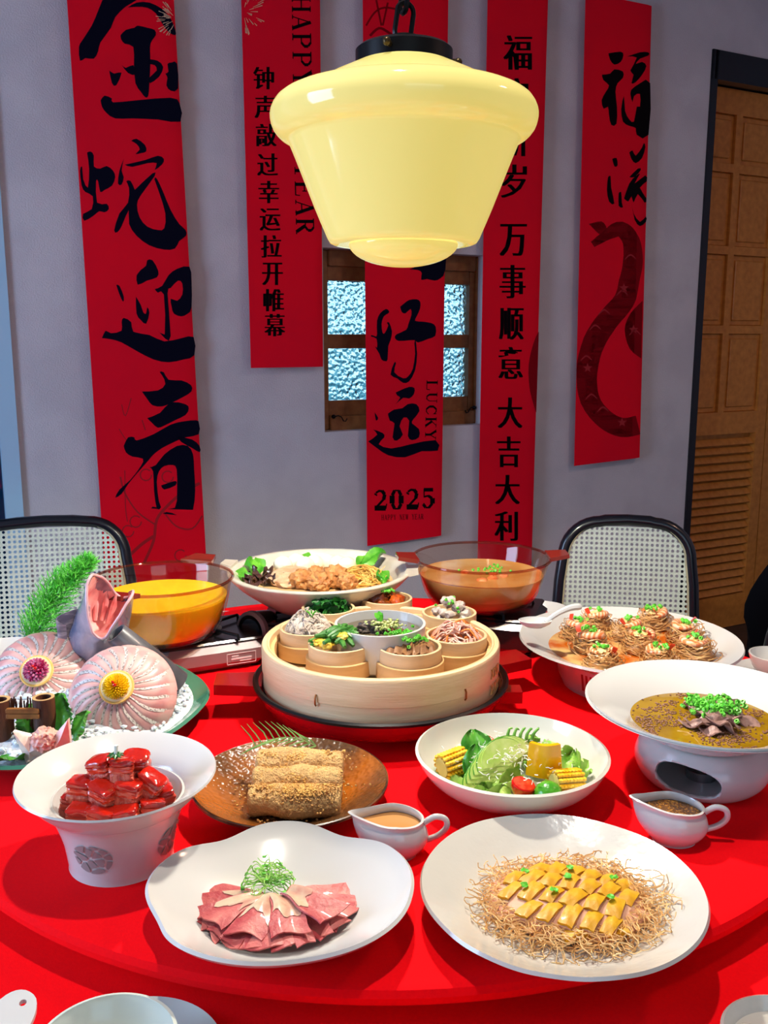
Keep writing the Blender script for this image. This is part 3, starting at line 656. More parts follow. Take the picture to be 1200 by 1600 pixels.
# recessed downlight above the front half of the table
dl = thing('downlight', 'small round ceiling downlight above the front of the table', 'lamp', (-.03, .92, CEIL))
MB().lathe([(.045, -.001), (.06, -.001), (.06, -.006), (.045, -.01), (.042, -.004), (.045, -.001)], 40).build('trim_ring', white, dl)
MB().lathe([(0, -.002), (.043, -.002), (.043, -.004), (0, -.004)], 32).build('lens', M('lens', (240, 236, 226), .3), dl)
dd = bpy.data.lights.new('downlight_beam', 'SPOT'); dd.energy = 94; dd.color = (1.0, .93, .82); dd.spot_size = math.radians(74); dd.spot_blend = .5; dd.shadow_soft_size = .03
do = bpy.data.objects.new('downlight_beam', dd); col.objects.link(do); do.location = (-.03, .92, CEIL - .04)
# a dark garment by the right edge
g = MB().sheet(cloak, 24, 20, th=.03).build('draped_garment', M('navy_fabric', (5, 6, 12), .95, spec=.1), loc=(1.13, 2.10, 0), rz=math.radians(-20))
tag(g, 'dark navy garment at the right edge beside the louvred door', 'garment')
# ------------------------------------------------------------------ steamer set on the red electric pan
PC = Vector((-.005, 1.335, T))
enamel = M('red_enamel', (150, 8, 16), .22, coat=.5); pan_black = M('pan_black', (14, 13, 13), .4)
pan = thing('electric_pan', 'round red electric pan with two flat handles under the bamboo steamer', 'pan', PC)
MB().lathe([(0, .018), (.16, .018), (.176, .024), (.186, .040), (.191, .050), (.187, .053), (.182, .050), (.182, .045), (.17, .040), (0, .040)], 96).build('body', enamel, pan)
MB().lathe([(.1835, .049), (.1915, .0495), (.192, .053), (.189, .0555), (.1835, .0535)] + [(.1835, .049)], 96).build('rim', pan_black, pan)
MB().lathe([(0, .040), (.181, .041), (.181, .043), (0, .0425)], 64).build('cooking_plate', pan_black, pan)
for a in (.6, 1.9, 3.7, 5.3): MB().lathe([(0, 0), (.014, 0), (.016, .02), (0, .02)], 16, c=(.13 * math.cos(a), .13 * math.sin(a), 0)).build('foot', pan_black, pan)
for sg, ang in ((-1, PI + .08), (1, .38)):
    Mx = TR((0, 0, 0), z=ang)
    h = MB().sheet(lambda u, v: (.178 + .07 * v, (u - .5) * (.062 - .012 * v), .036 + .002 * v), 6, 6, th=.016, mat=Mx).build('handle', enamel, pan)
MB().box((.19, -.02, .03), (.04, .03, .018), rz=0).build('socket', enamel, pan)
st = thing('bamboo_steamer', 'large round bamboo steamer tray holding small steamers', 'steamer', PC)
SR = .176; b0, b1 = .045, .111
MB().lathe([(SR - .012, b0), (SR, b0), (SR, b0 + .026), (SR - .001, b0 + .0265)] + [(SR - .012, b0 + .0265), (SR - .012, b0)], 120).build('lower_band', bamboo2, st)
MB().lathe([(SR - .010, b0 + .027), (SR + .0015, b0 + .027), (SR + .0018, b1 - .004), (SR, b1 - .001), (SR - .004, b1), (SR - .006, b1 - .002), (SR - .0075, b1), (SR - .010, b1 - .002), (SR - .010, b0 + .027)], 120).build('upper_band', bamboo2, st)
MB().lathe([(SR - .017, b0 + .02), (SR - .0105, b0 + .02), (SR - .0105, b1 - .010), (SR - .013, b1 - .008), (SR - .017, b1 - .010), (SR - .017, b0 + .02)], 120).build('inner_hoop', bamboo, st)
for i in range(15):
    y = -.15 + i * .0215; hw = math.sqrt(max(0, (SR - .019) ** 2 - y * y))
    MB().box((0, y, b0 + .022), (2 * hw, .017, .005)).build('floor_slat', bamboo2, st, smooth=False)
brass = M('copper_pin', (150, 92, 40), .4, metal=.6)
for px, py in ((498, 1086), (735, 1074)):
    a = -PI / 2 + (px - 597) / 390 * 2.0
    x, y = (SR + .002) * math.cos(a), (SR + .002) * math.sin(a)
    MB().tube([(x, y, b0 + .022), (x * 1.012, y * 1.012, b0 + .025), (x * 1.012, y * 1.012, b0 + .034), (x, y, b0 + .038)], .0013, 5).build('pin', brass, st)
mb = MB(); rr = random.Random(3)
for a in (-.5, -.43, -.36):
    for zz in (.062, .085):
        x0, y0 = (SR + .003) * math.cos(a), (SR + .003) * math.sin(a); a2 = a + rr.uniform(.03, .07)
        mb.tube([(x0, y0, zz - .007), ((SR + .003) * math.cos(a2), (SR + .003) * math.sin(a2), zz + .007)], .001, 4)
        mb.tube([(x0, y0, zz + .007), ((SR + .003) * math.cos(a2), (SR + .003) * math.sin(a2), zz - .007)], .001, 4)
mb.build('lashing', M('rattan', (196, 146, 82), .6), st)

def mini(label, px, py, r=.044, top=.118):
    c = at(px, py, T + top); c.z = T + b0 + .026
    h = T + top - c.z
    t = thing('mini_steamer', label, 'steamer', c, group='small bamboo steamers in the tray')
    MB().lathe([(r - .004, .004), (r + .004, .004), (r + .004, h * .55), (r + .003, h * .57), (r - .0035, h * .57), (r - .0035, .004)], 56).build('outer_hoop', bamboo, t)
    MB().lathe([(r - .004, .002), (r, .002), (r, h - .001), (r - .002, h), (r - .004, h - .001), (r - .004, .002)], 56).build('inner_hoop', bamboo2, t)
    MB().lathe([(0, h * .35), (r - .004, h * .35), (r - .004, h * .35 + .003), (0, h * .35 + .003)], 32).build('base', bamboo, t)
    return t, c, h
def scallion(mb, p, rr, r=.0026, l=.003):
    m = TR(p, rr.uniform(-1.2, 1.2), rr.uniform(-1.2, 1.2), rr.uniform(0, 6))
    mb.lathe([(r * .5, 0), (r, 0), (r, l), (r * .5, l), (r * .5, 0)], 7, mat=m)
scal = M('scallion', (72, 176, 32), .35, c2=(128, 214, 84), sc=260, lo=.35, hi=.7)
def scallions(name, label, n, fn, parent=None, r=.0026):
    rr = random.Random(n * 7 + len(label or '')); mb = MB()
    for _ in range(n): scallion(mb, fn(rr), rr, r)
    o = mb.build(name, scal, parent, recalc=False)
    if parent is None: tag(o, label, 'scallions', kind='stuff')
    return o
def heap(n, R, H, rr):
    """random point on a mound"""
    q = math.sqrt(rr.random()); a = rr.uniform(0, 2 * PI)
    return Vector((R * q * math.cos(a), R * q * math.sin(a), H * (1 - q * q)))

def inheap(p, R, H, z0):
    q = math.hypot(p.x, p.y)
    if q > R: p.x *= R / q; p.y *= R / q; q = R
    p.z = min(max(p.z, z0), z0 + .002 + H * (1 - (q / R) ** 2)); return p
# seven small steamers and their food
t, c, h = mini('small bamboo steamer of dark green spinach, rear left in the tray', 513, 948)
rr = random.Random(11); mb = MB()
for _ in range(70):
    p = heap(0, .036, .026, rr) + Vector((0, 0, h - .016)); a = rr.uniform(0, 6); w = rr.uniform(.008, .014)
    m = TR(p, rr.uniform(-.8, .8), rr.uniform(-.8, .8), a)
    mb.sheet(lambda u, v: ((u - .5) * w * 2 * math.sin(PI * (.1 + .85 * v)), (v - .5) * w * 2.2, .004 * math.sin(u * 9 + v * 7)), 4, 4, mat=m)
tag(mb.build('spinach', dgreen, loc=c), 'heap of chopped dark green spinach in a small steamer', 'spinach', kind='stuff')
t, c, h = mini('small bamboo steamer of glazed wings at the back of the tray', 604, 933)
glaze = M('brown_glaze', (150, 70, 16), .22, c2=(84, 34, 8), sc=50, coat=.5, bump=.5, bsc=180, lo=.35, hi=.65); glaze2 = M('orange_glaze', (196, 84, 20), .25, c2=(150, 54, 10), sc=60, coat=.5, bump=.6, bsc=200)
for i, (x, y, z, s, m) in enumerate(((-.017, -.004, .014, (.02, .012, .012), glaze), (.018, -.008, .012, (.02, .012, .011), glaze2), (0, .015, .014, (.022, .012, .012), glaze), (-.004, -.02, .008, (.014, .01, .009), glaze))):
    tag(MB().blob((0, 0, 0), s, .3, 2.2, 3, seed=i).build('glazed_wing', m, loc=c + Vector((x, y, h + z - .016)), rz=i * 1.1), ('left dark glazed wing in the rear steamer', 'orange glazed wing at right in the rear steamer', 'dark glazed wing at the back of the rear steamer', 'small glazed wing at the front of the rear steamer')[i], 'chicken wing', 'glazed wings')
scallions('chopped_herbs', 'chopped green herbs on the glazed wings', 26, lambda r: c + Vector((r.uniform(-.02, .012), r.uniform(-.014, .012), h + .0125)), r=.0022)
t, c, h = mini('small bamboo steamer of pale ribs, rear right in the tray', 702, 955)
rib = M('pale_rib', (206, 190, 176), .35, c2=(176, 160, 150), sc=60, sss=.1, bump=.4, bsc=150)
rr = random.Random(5)
for i in range(20):
    p = heap(0, .032, .026, rr); tag(MB().blob((0, 0, 0), (.009, .008, .007), .5, 2.4, 2, seed=i).build('rib_piece', rib, loc=c + p + Vector((0, 0, h - .008)), rz=i), 'pale steamed rib piece in the rear right steamer', 'rib', 'pale steamed ribs')
scallions('scallion_bits', 'scallion bits on the pale ribs', 14, lambda r: c + heap(0, .026, .022, r) + Vector((0, 0, h + .002)), r=.0024)
t, c, h = mini('small bamboo steamer of grated pale taro at the left of the tray', 482, 979)
tar = M('pale_mash', (214, 200, 184), .6, c2=(190, 172, 156), sc=80, bump=.8, bsc=180)
rr = random.Random(8); mb = MB().blob((0, 0, h - .010), (.034, .033, .030), .2, 3, 4, seed=2)
for _ in range(260):
    p = heap(0, .032, .028, rr); mb.tube(curl(p + Vector((0, 0, h - .006)), 4, .005, rr, .7, bound=lambda p: inheap(p, .036, .034, h - .006)), .0011, 4)
o = mb.build('grated_taro', tar, loc=c); tag(o, 'mound of pale grated taro in the left small steamer', 'taro', kind='stuff')
mb = MB()
for s in (-1, 0, 1): mb.tube([(.006, -.012, h + .018), (.006 + s * .004, -.013, h + .026), (.006 + s * .009, -.013, h + .030)], [.0012, .0014, .0006], 5)
tag(mb.build('herb_sprig', green, loc=c), 'tiny green sprig on the grated taro', 'herb')
t, c, h = mini('small bamboo steamer of pink and orange shreds at the right of the tray', 713, 990, r=.046)
rr = random.Random(9)
for nm, lab, cm, n in (('radish_shreds', 'translucent pale pink radish shreds in the right steamer', M('radish_pink', (238, 190, 170), .25, c2=(226, 168, 150), sc=50, sss=.15), 120), ('carrot_shreds', 'orange carrot shreds in the right steamer', M('carrot', (240, 140, 62), .35), 34)):
    mb = MB()
    for _ in range(n): mb.tube(curl(heap(0, .030, .024, rr) + Vector((0, 0, h - .008)), 7, .006, rr, .55, bound=lambda p: inheap(p, .038, .028, h - .008)), .0014, 4)
    tag(mb.build(nm, cm, loc=c, recalc=False), lab, nm.split('_')[0], kind='stuff')
t, c, h = mini('small bamboo steamer of green beans with egg, front left in the tray', 531, 1003, r=.046)
rr = random.Random(14); bean = M('green_bean', (52, 112, 40), .4, c2=(96, 152, 66), sc=120, lo=.45, hi=.7); egg = M('scrambled_egg', (226, 172, 24), .45, c2=(240, 204, 80), sc=60, bump=.5, bsc=120)
for i in range(26):
    p = heap(0, .034, .024, rr); a = rr.uniform(0, 6); l = rr.uniform(.010, .018); k = rr.uniform(-.3, .3)
    d = Vector((math.cos(a) * l, math.sin(a) * l, k * l)); e = Vector((0, 0, .003))
    tag(MB().tube([-d, e * .6 - d * .3, e * .6 + d * .3, d], [.0028, .0045, .0045, .0025], 7).build('green_bean', bean, loc=c + p + Vector((0, 0, h - .004))), 'cut green bean in the front left steamer', 'green bean', 'cut green beans')
for i, (x, y) in enumerate(((-.028, -.014), (-.018, -.026), (.004, -.018), (-.006, .006), (-.03, .004))):
    tag(MB().blob((0, 0, 0), (.010, .008, .006), .4, 2, 3, seed=i + 4).build('egg_piece', egg, loc=c + Vector((x, y, h + .004 + .010 * (i in (2, 3))))), 'piece of yellow scrambled egg among the green beans', 'egg', 'yellow egg pieces')
t, c, h = mini('small bamboo steamer of sliced meat with scallions, front right in the tray', 640, 1008, r=.046)
meat = M('brown_meat', (160, 112, 70), .5, c2=(124, 80, 46), sc=50, bump=.5, bsc=120)
for i in range(6):
    x = -.024 + i * .0105
    tag(MB().sheet(lambda u, v: ((u - .5) * .0125, (v - .5) * .050, .008 * math.sin(PI * v) + .002 * math.sin(u * 5 + i)), 4, 10, th=.007).build('meat_slice', meat, loc=c + Vector((x, -.002, h - .004)), rz=.15 * (i - 3) * .4), 'slice of steamed brown meat in the front right steamer', 'meat', 'steamed meat slices')
scallions('scallion_rings', 'chopped scallions over the sliced meat', 110, lambda r: c + Vector((r.gauss(-.006, .013), r.gauss(.006, .011), h + .006 + r.uniform(0, .008))), r=.0026)
# white bowl in the middle of the tray
c = at(594, 973, T + .136); c.z = T + b0 + .026
wb_ = thing('small_white_bowl', 'straight-sided white bowl at the centre of the bamboo tray', 'bowl', c)
MB().lathe(shell([(0, 0), (.054, 0), (.062, .006), (.067, .04), (.068, .065)], .004), 72).build('bowl_body', white, wb_)
br = M('brown_broth', (104, 92, 70), .08, c2=(88, 76, 56), sc=30, coat=.6)
tag(MB().lathe([(0, .050), (.0625, .050), (.0625, .052), (0, .052)], 48).build('clear_broth', br, loc=c), 'brownish broth in the white bowl of the tray', 'broth')
tag(MB().blob((-.014, 0, .055), (.020, .014, .012), .45, 2.5, 4, seed=3).build('stewed_beef', M('dark_stew', (66, 56, 52), .3, c2=(96, 84, 76), sc=70, bump=.7, bsc=120), loc=c), 'dark stewed beef lump in the central white bowl', 'beef')
rr = random.Random(2); mb = MB()
for _ in range(120): mb.blob((rr.gauss(.006, .011), rr.gauss(-.002, .008), .058 + rr.uniform(0, .009)), rr.uniform(.0016, .0032), .2, 2, 1, seed=rr.random() * 9)
tag(mb.build('minced_garlic', M('garlic', (214, 210, 150), .5, c2=(150, 170, 80), sc=120), loc=c, recalc=False), 'minced garlic spooned over the stewed beef', 'garlic', kind='stuff')
mb = MB()
for i in range(5): mb.sheet(lambda u, v: ((u - .5) * .009 * math.sin(PI * (.15 + .8 * v)), .002 * i - .004, .010 * v + .002 * i), 3, 4, mat=TR((.002, .002, .066), -.3 + .2 * i, .3 * (i - 2), i))
tag(mb.build('coriander_leaf', green, loc=c), 'bright green herb leaf on the central bowl', 'herb')
# ------------------------------------------------------------------ chicken on crisp noodles, big round plate
pc = Vector((.172, .820, T))
def uneven(x, y, z):
    a = math.atan2(y, x); return (x, y, z + .0012 * noise.noise(Vector((math.cos(a) * 3, math.sin(a) * 3, 1.3))) * (1 if z > .01 else 0))
tag(MB().lathe(shell([(0, 0), (.06, 0), (.085, .002), (.10, .008), (.118, .018), (.131, .0255), (.137, .029)], .0035), 140, warp=uneven).build('round_plate', cream, loc=pc), 'large round cream plate of sliced chicken on crisp noodles', 'plate')
rr = random.Random(21); mb = MB()
def onplate(p):
    r = math.hypot(p.x, p.y); lo = .0055 if r < .088 else .0055 + (r - .088) * .5
    p.z = min(max(p.z, lo), lo + .013)
    q = math.hypot(p.x / .104, p.y / .086)
    if q > 1: p.x /= q; p.y /= q
    return p
for _ in range(1100):
    a = rr.uniform(0, 2 * PI); q = rr.uniform(.5, 1.04); p = Vector((.088 * q * math.cos(a), .072 * q * math.sin(a), .008 + rr.random() * .012))
    mb.tube(curl(p, 7, .0052, rr, .7, bound=onplate), .00056, 3)
tag(mb.build('crisp_noodles', M('fried_noodle', (246, 206, 142), .5, c2=(230, 178, 110), sc=60), loc=pc + Vector((.01, 0, 0)), recalc=False), 'bed of thin crisp fried noodles around the sliced chicken', 'noodles', kind='stuff')
skin = M('chicken_skin', (216, 162, 8), .5, c2=(200, 142, 6), sc=40, coat=.1, bump=.15, bsc=200, sss=.05); flesh = M('chicken_flesh', (222, 172, 142), .65, c2=(214, 160, 130), sc=60, sss=.1)
tag(MB().blob((0, 0, .007), (.076, .052, .015), .10, 2.5, 4, seed=5).build('chicken_meat', flesh, loc=pc + Vector((.006, -.002, .003)), rz=-.18), 'pale chicken meat lying under the yellow skin-on slices', 'chicken')
ca, sa = math.cos(-.30), math.sin(-.30); n = 0
for row, (v, us) in enumerate(((.037, (-.026, -.012, .002, .016, .030, .042)), (.013, (-.044, -.029, -.014, .001, .017, .032, .047)), (-.012, (-.043, -.027, -.011, .006, .022, .038)), (-.036, (-.026, -.010, .006, .022, .036)))):
    for i, u in enumerate(us):
        u *= 1.22; x, y = u * ca - v * sa, u * sa + v * ca; z = .0275 - (u / .085) ** 2 * .012 - (v / .05) ** 2 * .008
        s = thing('chicken_slice', '%s yellow chicken strip from left in the %s row' % (ORD[i], ('back', 'second', 'third', 'front')[row]), 'chicken', pc + Vector((.006 + x, y, z)), -.62 + rr.uniform(-.12, .12), 'yellow chicken strips')
        s.rotation_euler.x = -v * 2.2 + rr.uniform(-.06, .06); s.rotation_euler.y = u * 1.6 + rr.uniform(-.1, .1)
        w, l = rr.uniform(.0125, .015), rr.uniform(.025, .030)
        sk, bd = rr.uniform(-.003, .003), rr.uniform(.001, .003)
        pf_ = lambda u, v, g=1.: ((u - .5) * w * g + sk * (v - .5), (v - .5) * l * g, -bd * ((2 * v - 1) ** 2 + .6 * (2 * u - 1) ** 2) + .0006 * math.sin(9 * u + 7 * v + n))
        MB().sheet(lambda u, v: Vector(pf_(u, v)) + Vector((0, 0, .0022)), 5, 8, th=.0030).build('skin', skin, s, ang=55)
        MB().sheet(lambda u, v: Vector(pf_(u, v, .97)) + Vector((.0006, -.0006, -.0009)), 4, 6, th=.0060).build('meat', flesh, s, ang=55); n += 1
tag(MB().sheet(lambda u, v: ((u - .5) * .062, (v - .5) * .012 + .006 * math.sin(u * PI), .004 * math.sin(u * 8)), 14, 4, th=.003).build('chicken_skin_flap', skin, loc=pc + Vector((.022, -.054, .014)), rz=.12), 'long loose flap of yellow chicken skin at the plate front', 'chicken')
for i, (x, y) in enumerate(((-.032, .030), (.008, .034), (.043, .018), (.003, .014), (-.036, .002), (-.013, -.009), (.033, -.017))):
    tag(MB().sheet(lambda u, v: ((u - .5) * .009 * math.sin(PI * (.2 + .7 * v)), (v - .5) * .007, .0012 * math.sin(u * 6)), 4, 4, th=.0005).build('celery_leaf', scal, loc=pc + Vector((x * 1.15 + .006, y, .0325 - (x / .075) ** 2 * .011 - (y / .05) ** 2 * .007)), rz=i * 1.3), 'tiny green leaf scattered on the yellow chicken', 'herb', 'green leaf bits on chicken')

# ------------------------------------------------------------------ wavy plate of sliced beef
wc = Vector((-.099, .809, T)); wave = lambda a: .04 - sum(d * math.exp(-(((a - math.radians(c_) + PI) % (2 * PI) - PI) / .30) ** 2) for c_, d in ((126, .085), (62, .085), (-76, .07), (207, .08), (-10, .02)))
def wv(x, y, z):
    r = math.hypot(x, y); a = math.atan2(y, x); k = 1 + wave(a) * min(1, (r / .11) ** 2); zz = z + .07 * (wave(a) - .01) * max(0, (r - .05) / .07) ** 1.5
    return (x * k * 1.035, y * k * .95, zz)
tag(MB().lathe(shell([(0, 0), (.055, 0), (.066, .003), (.085, .012), (.105, .023), (.115, .030), (.1205, .036)], .0035), 160, warp=wv).build('wavy_plate', white, loc=wc), 'white wavy-edged plate holding fanned sliced beef', 'plate')
beef = M('cured_beef', (176, 66, 70), .5, c2=(206, 112, 104), sc=34, det=6, lo=.36, hi=.60, c3=(226, 186, 154), coat=.1, bump=.5, bsc=160, sss=.05)
tendon = M('tendon', (222, 192, 158), .22, c2=(206, 140, 118), sc=50, det=5, coat=.15, sss=.15, lo=.4, hi=.68)
rr = random.Random(4)
for i in range(17):
    k = i if i < 13 else i - 13; f = (k - 6) / 6.0 if i < 13 else (k - 1.5) / 2.0
    a = -PI / 2 + f * (1.75 if i < 13 else 1.25); L = (.068 - .006 * abs(f)) if i < 13 else .060
    c0 = wc + Vector((-.006 + .012 * math.cos(a), .012 + .008 * math.sin(a), .0065 + .0105 * (i >= 13) + .0012 * (6 - abs(k - 6) if i < 13 else k)))
    s = thing('beef_slice', '%s beef slice from left in the %s fan on the wavy plate' % (ORD[k], 'lower' if i < 13 else 'upper'), 'beef', c0, a - PI / 2 + PI, 'fanned beef slices')
    w = .042 if i < 13 else .040
    def fn(u, v, i=i, w=w, L=L, s0=1.0):
        ww = w * (.45 + .55 * v) * (1 + .06 * math.sin(v * 9 + i)); return ((u - .5) * ww + .0015 * math.sin(v * 7 + i * 2), -L * v * (1 + .05 * math.sin(u * 5 + i)), .010 * math.sin(PI * (.15 + .6 * v)) * (1 - .7 * v) + .002 * math.sin(u * 6 + i * 1.7))
    MB().sheet(fn, 6, 12, th=.0014).build('lean', beef, s)
    if i % 2 or i >= 13:
        lim = rr.uniform(.42, .62)
        MB().sheet(lambda u, v: Vector(fn(.06 + .88 * u, .02 + (lim + .10 * math.sin(u * 5 + i * 2) + .05 * math.sin(u * 13 + i)) * v)) + Vector((0, 0, .0019)), 10, 10, th=.0003).build('tendon', tendon, s)
mb = MB(); mb2 = MB()
for _ in range(85):
    p0 = Vector((rr.gauss(0, .007), rr.gauss(0, .006), rr.uniform(0, .010)))
    pts = smooth_path([tuple(q) for q in curl(p0, 4, .0085, rr, .75, bound=lambda p: inheap(p, .026, .030 * (.6 + .5 * math.sin(p0.x * 3000)), 0))], 3)
    mb.tube(pts, .0005, 4)
    if rr.random() < .4: mb2.blob(pts[-1], (.0024, .0018, .0009), .1, 2, 1, seed=rr.random())
sp = thing('microgreens', 'tuft of curly pale green sprouts on the sliced beef', 'sprouts', wc + Vector((-.016, .028, .022)))
mb.build('stems', M('sprout_stem', (176, 222, 110), .4, c2=(112, 184, 60), sc=80), sp, recalc=False); mb2.build('leaves', green, sp, recalc=False)

# ------------------------------------------------------------------ braised pork in the footed white bowl
bc = Vector((-.283, .918, T))
pb = thing('footed_bowl', 'white wide-rimmed bowl with pierced lattice medallion, full of braised pork', 'bowl', bc)
bo = [(0, .0), (.050, 0), (.054, .003), (.058, .030), (.0655, .055), (.072, .067), (.076, .0705), (.0865, .081), (.098, .0945), (.1035, .0985)]
MB().lathe(smooth_path(bo, 3) + [(.1025, .1005), (.097, .0975), (.082, .0865), (.071, .0785), (.069, .075), (.0665, .0755), (.062, .060), (.054, .045), (.03, .04), (0, .04)], 110).build('bowl_body', white, pb, ang=50)
def on_bowl(a, z, lift=.0008):
    for (r0, z0), (r1, z1) in zip(bo[1:], bo[2:]):
        if z0 <= z <= z1: r = r0 + (r1 - r0) * (z - z0) / (z1 - z0); break
    return Vector(((r + lift) * math.cos(a), (r + lift) * math.sin(a), z))
hole_shade = M('pierced_shadow', (150, 136, 132), .7)  # openings are not cut, their shade is coloured cells laid on the bowl
def medallion(a0):
    cells = []; N = 6; rad = .022
    rr = random.Random(6); pts = [(rr.uniform(-1, 1), rr.uniform(-1, 1)) for _ in range(60)]; seeds = []
    for p in pts:
        if math.hypot(*p) < 1.0 and all(math.hypot(p[0] - q[0], p[1] - q[1]) > .36 for q in seeds): seeds.append(p)
    for i, s in enumerate(seeds):
        poly = []
        for t in range(28):                                     # cell = points nearer to this seed, shrunk by the rib width
            an = t * 2 * PI / 28; d = (math.cos(an), math.sin(an)); L = .6
            for j, q in enumerate(seeds):
                if j == i: continue
                vx, vy = q[0] - s[0], q[1] - s[1]; pr = d[0] * vx + d[1] * vy
                if pr > 1e-6: L = min(L, ((vx * vx + vy * vy) / 2 - .055 * math.hypot(vx, vy)) / pr)
            b_ = s[0] * d[0] + s[1] * d[1]; cc = s[0] ** 2 + s[1] ** 2 - 1
            L = min(L, -b_ + math.sqrt(max(0, b_ * b_ - cc)))
            poly.append((s[0] + d[0] * L, s[1] + d[1] * L))
        mb = MB(); r0 = .060
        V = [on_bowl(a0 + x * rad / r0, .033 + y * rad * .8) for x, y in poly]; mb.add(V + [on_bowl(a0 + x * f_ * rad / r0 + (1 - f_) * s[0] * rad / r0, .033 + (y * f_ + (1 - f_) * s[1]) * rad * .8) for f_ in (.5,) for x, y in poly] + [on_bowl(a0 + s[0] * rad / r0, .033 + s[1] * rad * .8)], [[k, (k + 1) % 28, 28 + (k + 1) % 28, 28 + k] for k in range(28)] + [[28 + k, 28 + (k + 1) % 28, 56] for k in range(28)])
        mb.build('lattice_shade_cell', hole_shade, pb)
medallion(-PI / 2 - .22); medallion(-.25)
pork = M('braised_pork', (206, 34, 14), .16, c2=(146, 16, 8), sc=36, coat=.7, lo=.35, hi=.7, bump=.4, bsc=90, sss=.08); porkf = M('pork_fat', (222, 98, 66), .18, c2=(206, 56, 32), sc=30, coat=.7, sss=.12, bump=.3, bsc=90)
porkl = M('pork_lean', (186, 60, 44), .3, c2=(216, 120, 96), sc=60, stretch=(3, 3, .5), det=5, coat=.4, lo=.4, hi=.7, bump=.6, bsc=200)
rr = random.Random(12)
spots = [(-.030, -.034, 0), (-.006, -.040, 0), (.018, -.036, 0), (.040, -.022, 0), (-.044, -.012, 0), (.044, .004, 0), (-.030, .018, 0), (.012, .034, 0), (-.034, -.014, 1), (-.008, -.022, 1), (.017, -.020, 1), (.036, -.006, 1.1), (-.018, .010, 1), (.010, .012, 1), (-.014, -.004, 2), (.008, -.008, 2), (.018, .008, 1.95)]
labs = {14: 'braised pork cube on top of the pile, at left of the sprig', 15: 'braised pork cube on top of the pile, in front of the sprig', 16: 'dark braised pork cube on top of the pile, at right of the sprig', 11: 'slanted braised pork cube with raised corner at the right of the pile'}
places = {0: ('front left', 'bottom'), 1: ('front middle', 'bottom'), 2: ('front right', 'bottom'), 3: ('right front corner', 'bottom'), 4: ('left side', 'bottom'), 5: ('right side', 'bottom'), 6: ('back left', 'bottom'), 7: ('back', 'bottom'), 8: ('left', 'middle'), 9: ('front left', 'middle'), 10: ('front right', 'middle'), 12: ('back left', 'middle'), 13: ('back right', 'middle')}
for i, (x, y, lv) in enumerate(spots):
    s = thing('pork_cube', labs.get(i) or 'braised pork cube at the %s of the %s layer in the footed bowl' % places[i], 'pork', bc + Vector((x, y, .068 + lv * .0195)), rr.uniform(-.5, .5), 'braised pork cubes')
    s.rotation_euler.x = rr.uniform(-.25, .25); s.rotation_euler.y = rr.uniform(-.25, .25) + (.5 if i == 11 else 0)
    a, b_ = rr.uniform(.0125, .0145), rr.uniform(.0115, .0135)
    MB().blob((0, 0, .0078), (a, b_, .0042), .12, 1.8, 3, seed=i, sq=6).build('skin_layer', pork, s)
    MB().blob((0, 0, .0012), (a * .98, b_ * .98, .0046), .12, 1.8, 3, seed=i + 30, sq=6).build('fat_layer', porkf, s)
    MB().blob((0, 0, -.0068), (a * .97, b_ * .97, .0062), .14, 2.2, 3, seed=i + 60, sq=6).build('lean_layer', porkl, s)
sp = thing('thyme_sprig', 'small green sprig with white tip on the braised pork', 'herb', bc + Vector((.003, -.012, .1215)))
mb = MB()
for i in range(9): a = i * .7; mb.tube([(0, 0, 0), (.004 * math.cos(a), .004 * math.sin(a), .004), (.009 * math.cos(a), .009 * math.sin(a), .003)], [.0016, .0018, .0004], 5)
mb.build('leaves', dgreen, sp); MB().tube([(0, 0, .003), (.001, 0, .014)], [.0018, .0022], 6).build('white_tip', M('sprig_white', (236, 240, 226), .4), sp)

# ------------------------------------------------------------------ brown plate with crumb-coated rolls
rc_ = Vector((-.113, 1.040, T))
stone = M('brown_stoneware', (168, 92, 22), .25, c2=(84, 54, 28), sc=8, det=4, lo=.40, hi=.62, coat=.4, bump=.6, bsc=170, btex='voronoi')
dp = thing('stoneware_plate', 'brown hammered stoneware plate with crumb-coated rice rolls', 'plate', rc_)
MB().lathe(shell([(0, 0), (.06, 0), (.068, .003), (.09, .014), (.108, .024), (.1175, .029)], .004), 120).build('plate_body', stone, dp)
MB().lathe([(.1165, .0285), (.1185, .029), (.1183, .0318), (.1165, .0325), (.1145, .0312)] + [(.1165, .0285)], 120).build('rim', M('dark_rim', (40, 26, 18), .3, c2=(110, 70, 36), sc=30, coat=.4), dp)
crumb = M('crumb_coat', (226, 182, 116), .8, c2=(200, 152, 96), sc=70, det=5, bump=1.0, bsc=420, lo=.35, hi=.7); crumb2 = M('loose_crumbs', (222, 172, 92), .8, c2=(196, 146, 82), sc=120)
rr = random.Random(31)
for i, (y, z, r, lab) in enumerate(((.033, .030, .0200, 'crumb-coated rice roll at the back of the brown plate'), (-.003, .025, .0195, 'crumb-coated rice roll in the middle of the brown plate'), (-.037, .0195, .0175, 'crumb-coated rice roll at the front of the brown plate'))):
    mb = MB(); pr_ = [(0, -.054), (r * .8, -.0535), (r * .95, -.051)] + [(r, -.049 + j * .0014) for j in range(71)] + [(r * .95, .051), (r * .8, .0535), (0, .054)]
    def crust(x, y, z):
        q = Vector((x, y, z)); k = 1 + .26 * noise.noise(q * 38 + Vector((i * 5, 0, 0))) + .06 * noise.noise(q * 210) + .05 * noise.noise(q * 520)
        return (z, x * k * 1.06, y * k)
    mb.lathe(pr_, 90, warp=crust)
    tag(mb.build('rice_roll', crumb, loc=rc_ + Vector((.009, y, z + .002)), rz=rr.uniform(-.04, .04)), lab, 'rice roll', 'crumb-coated rice rolls')
mb = MB()
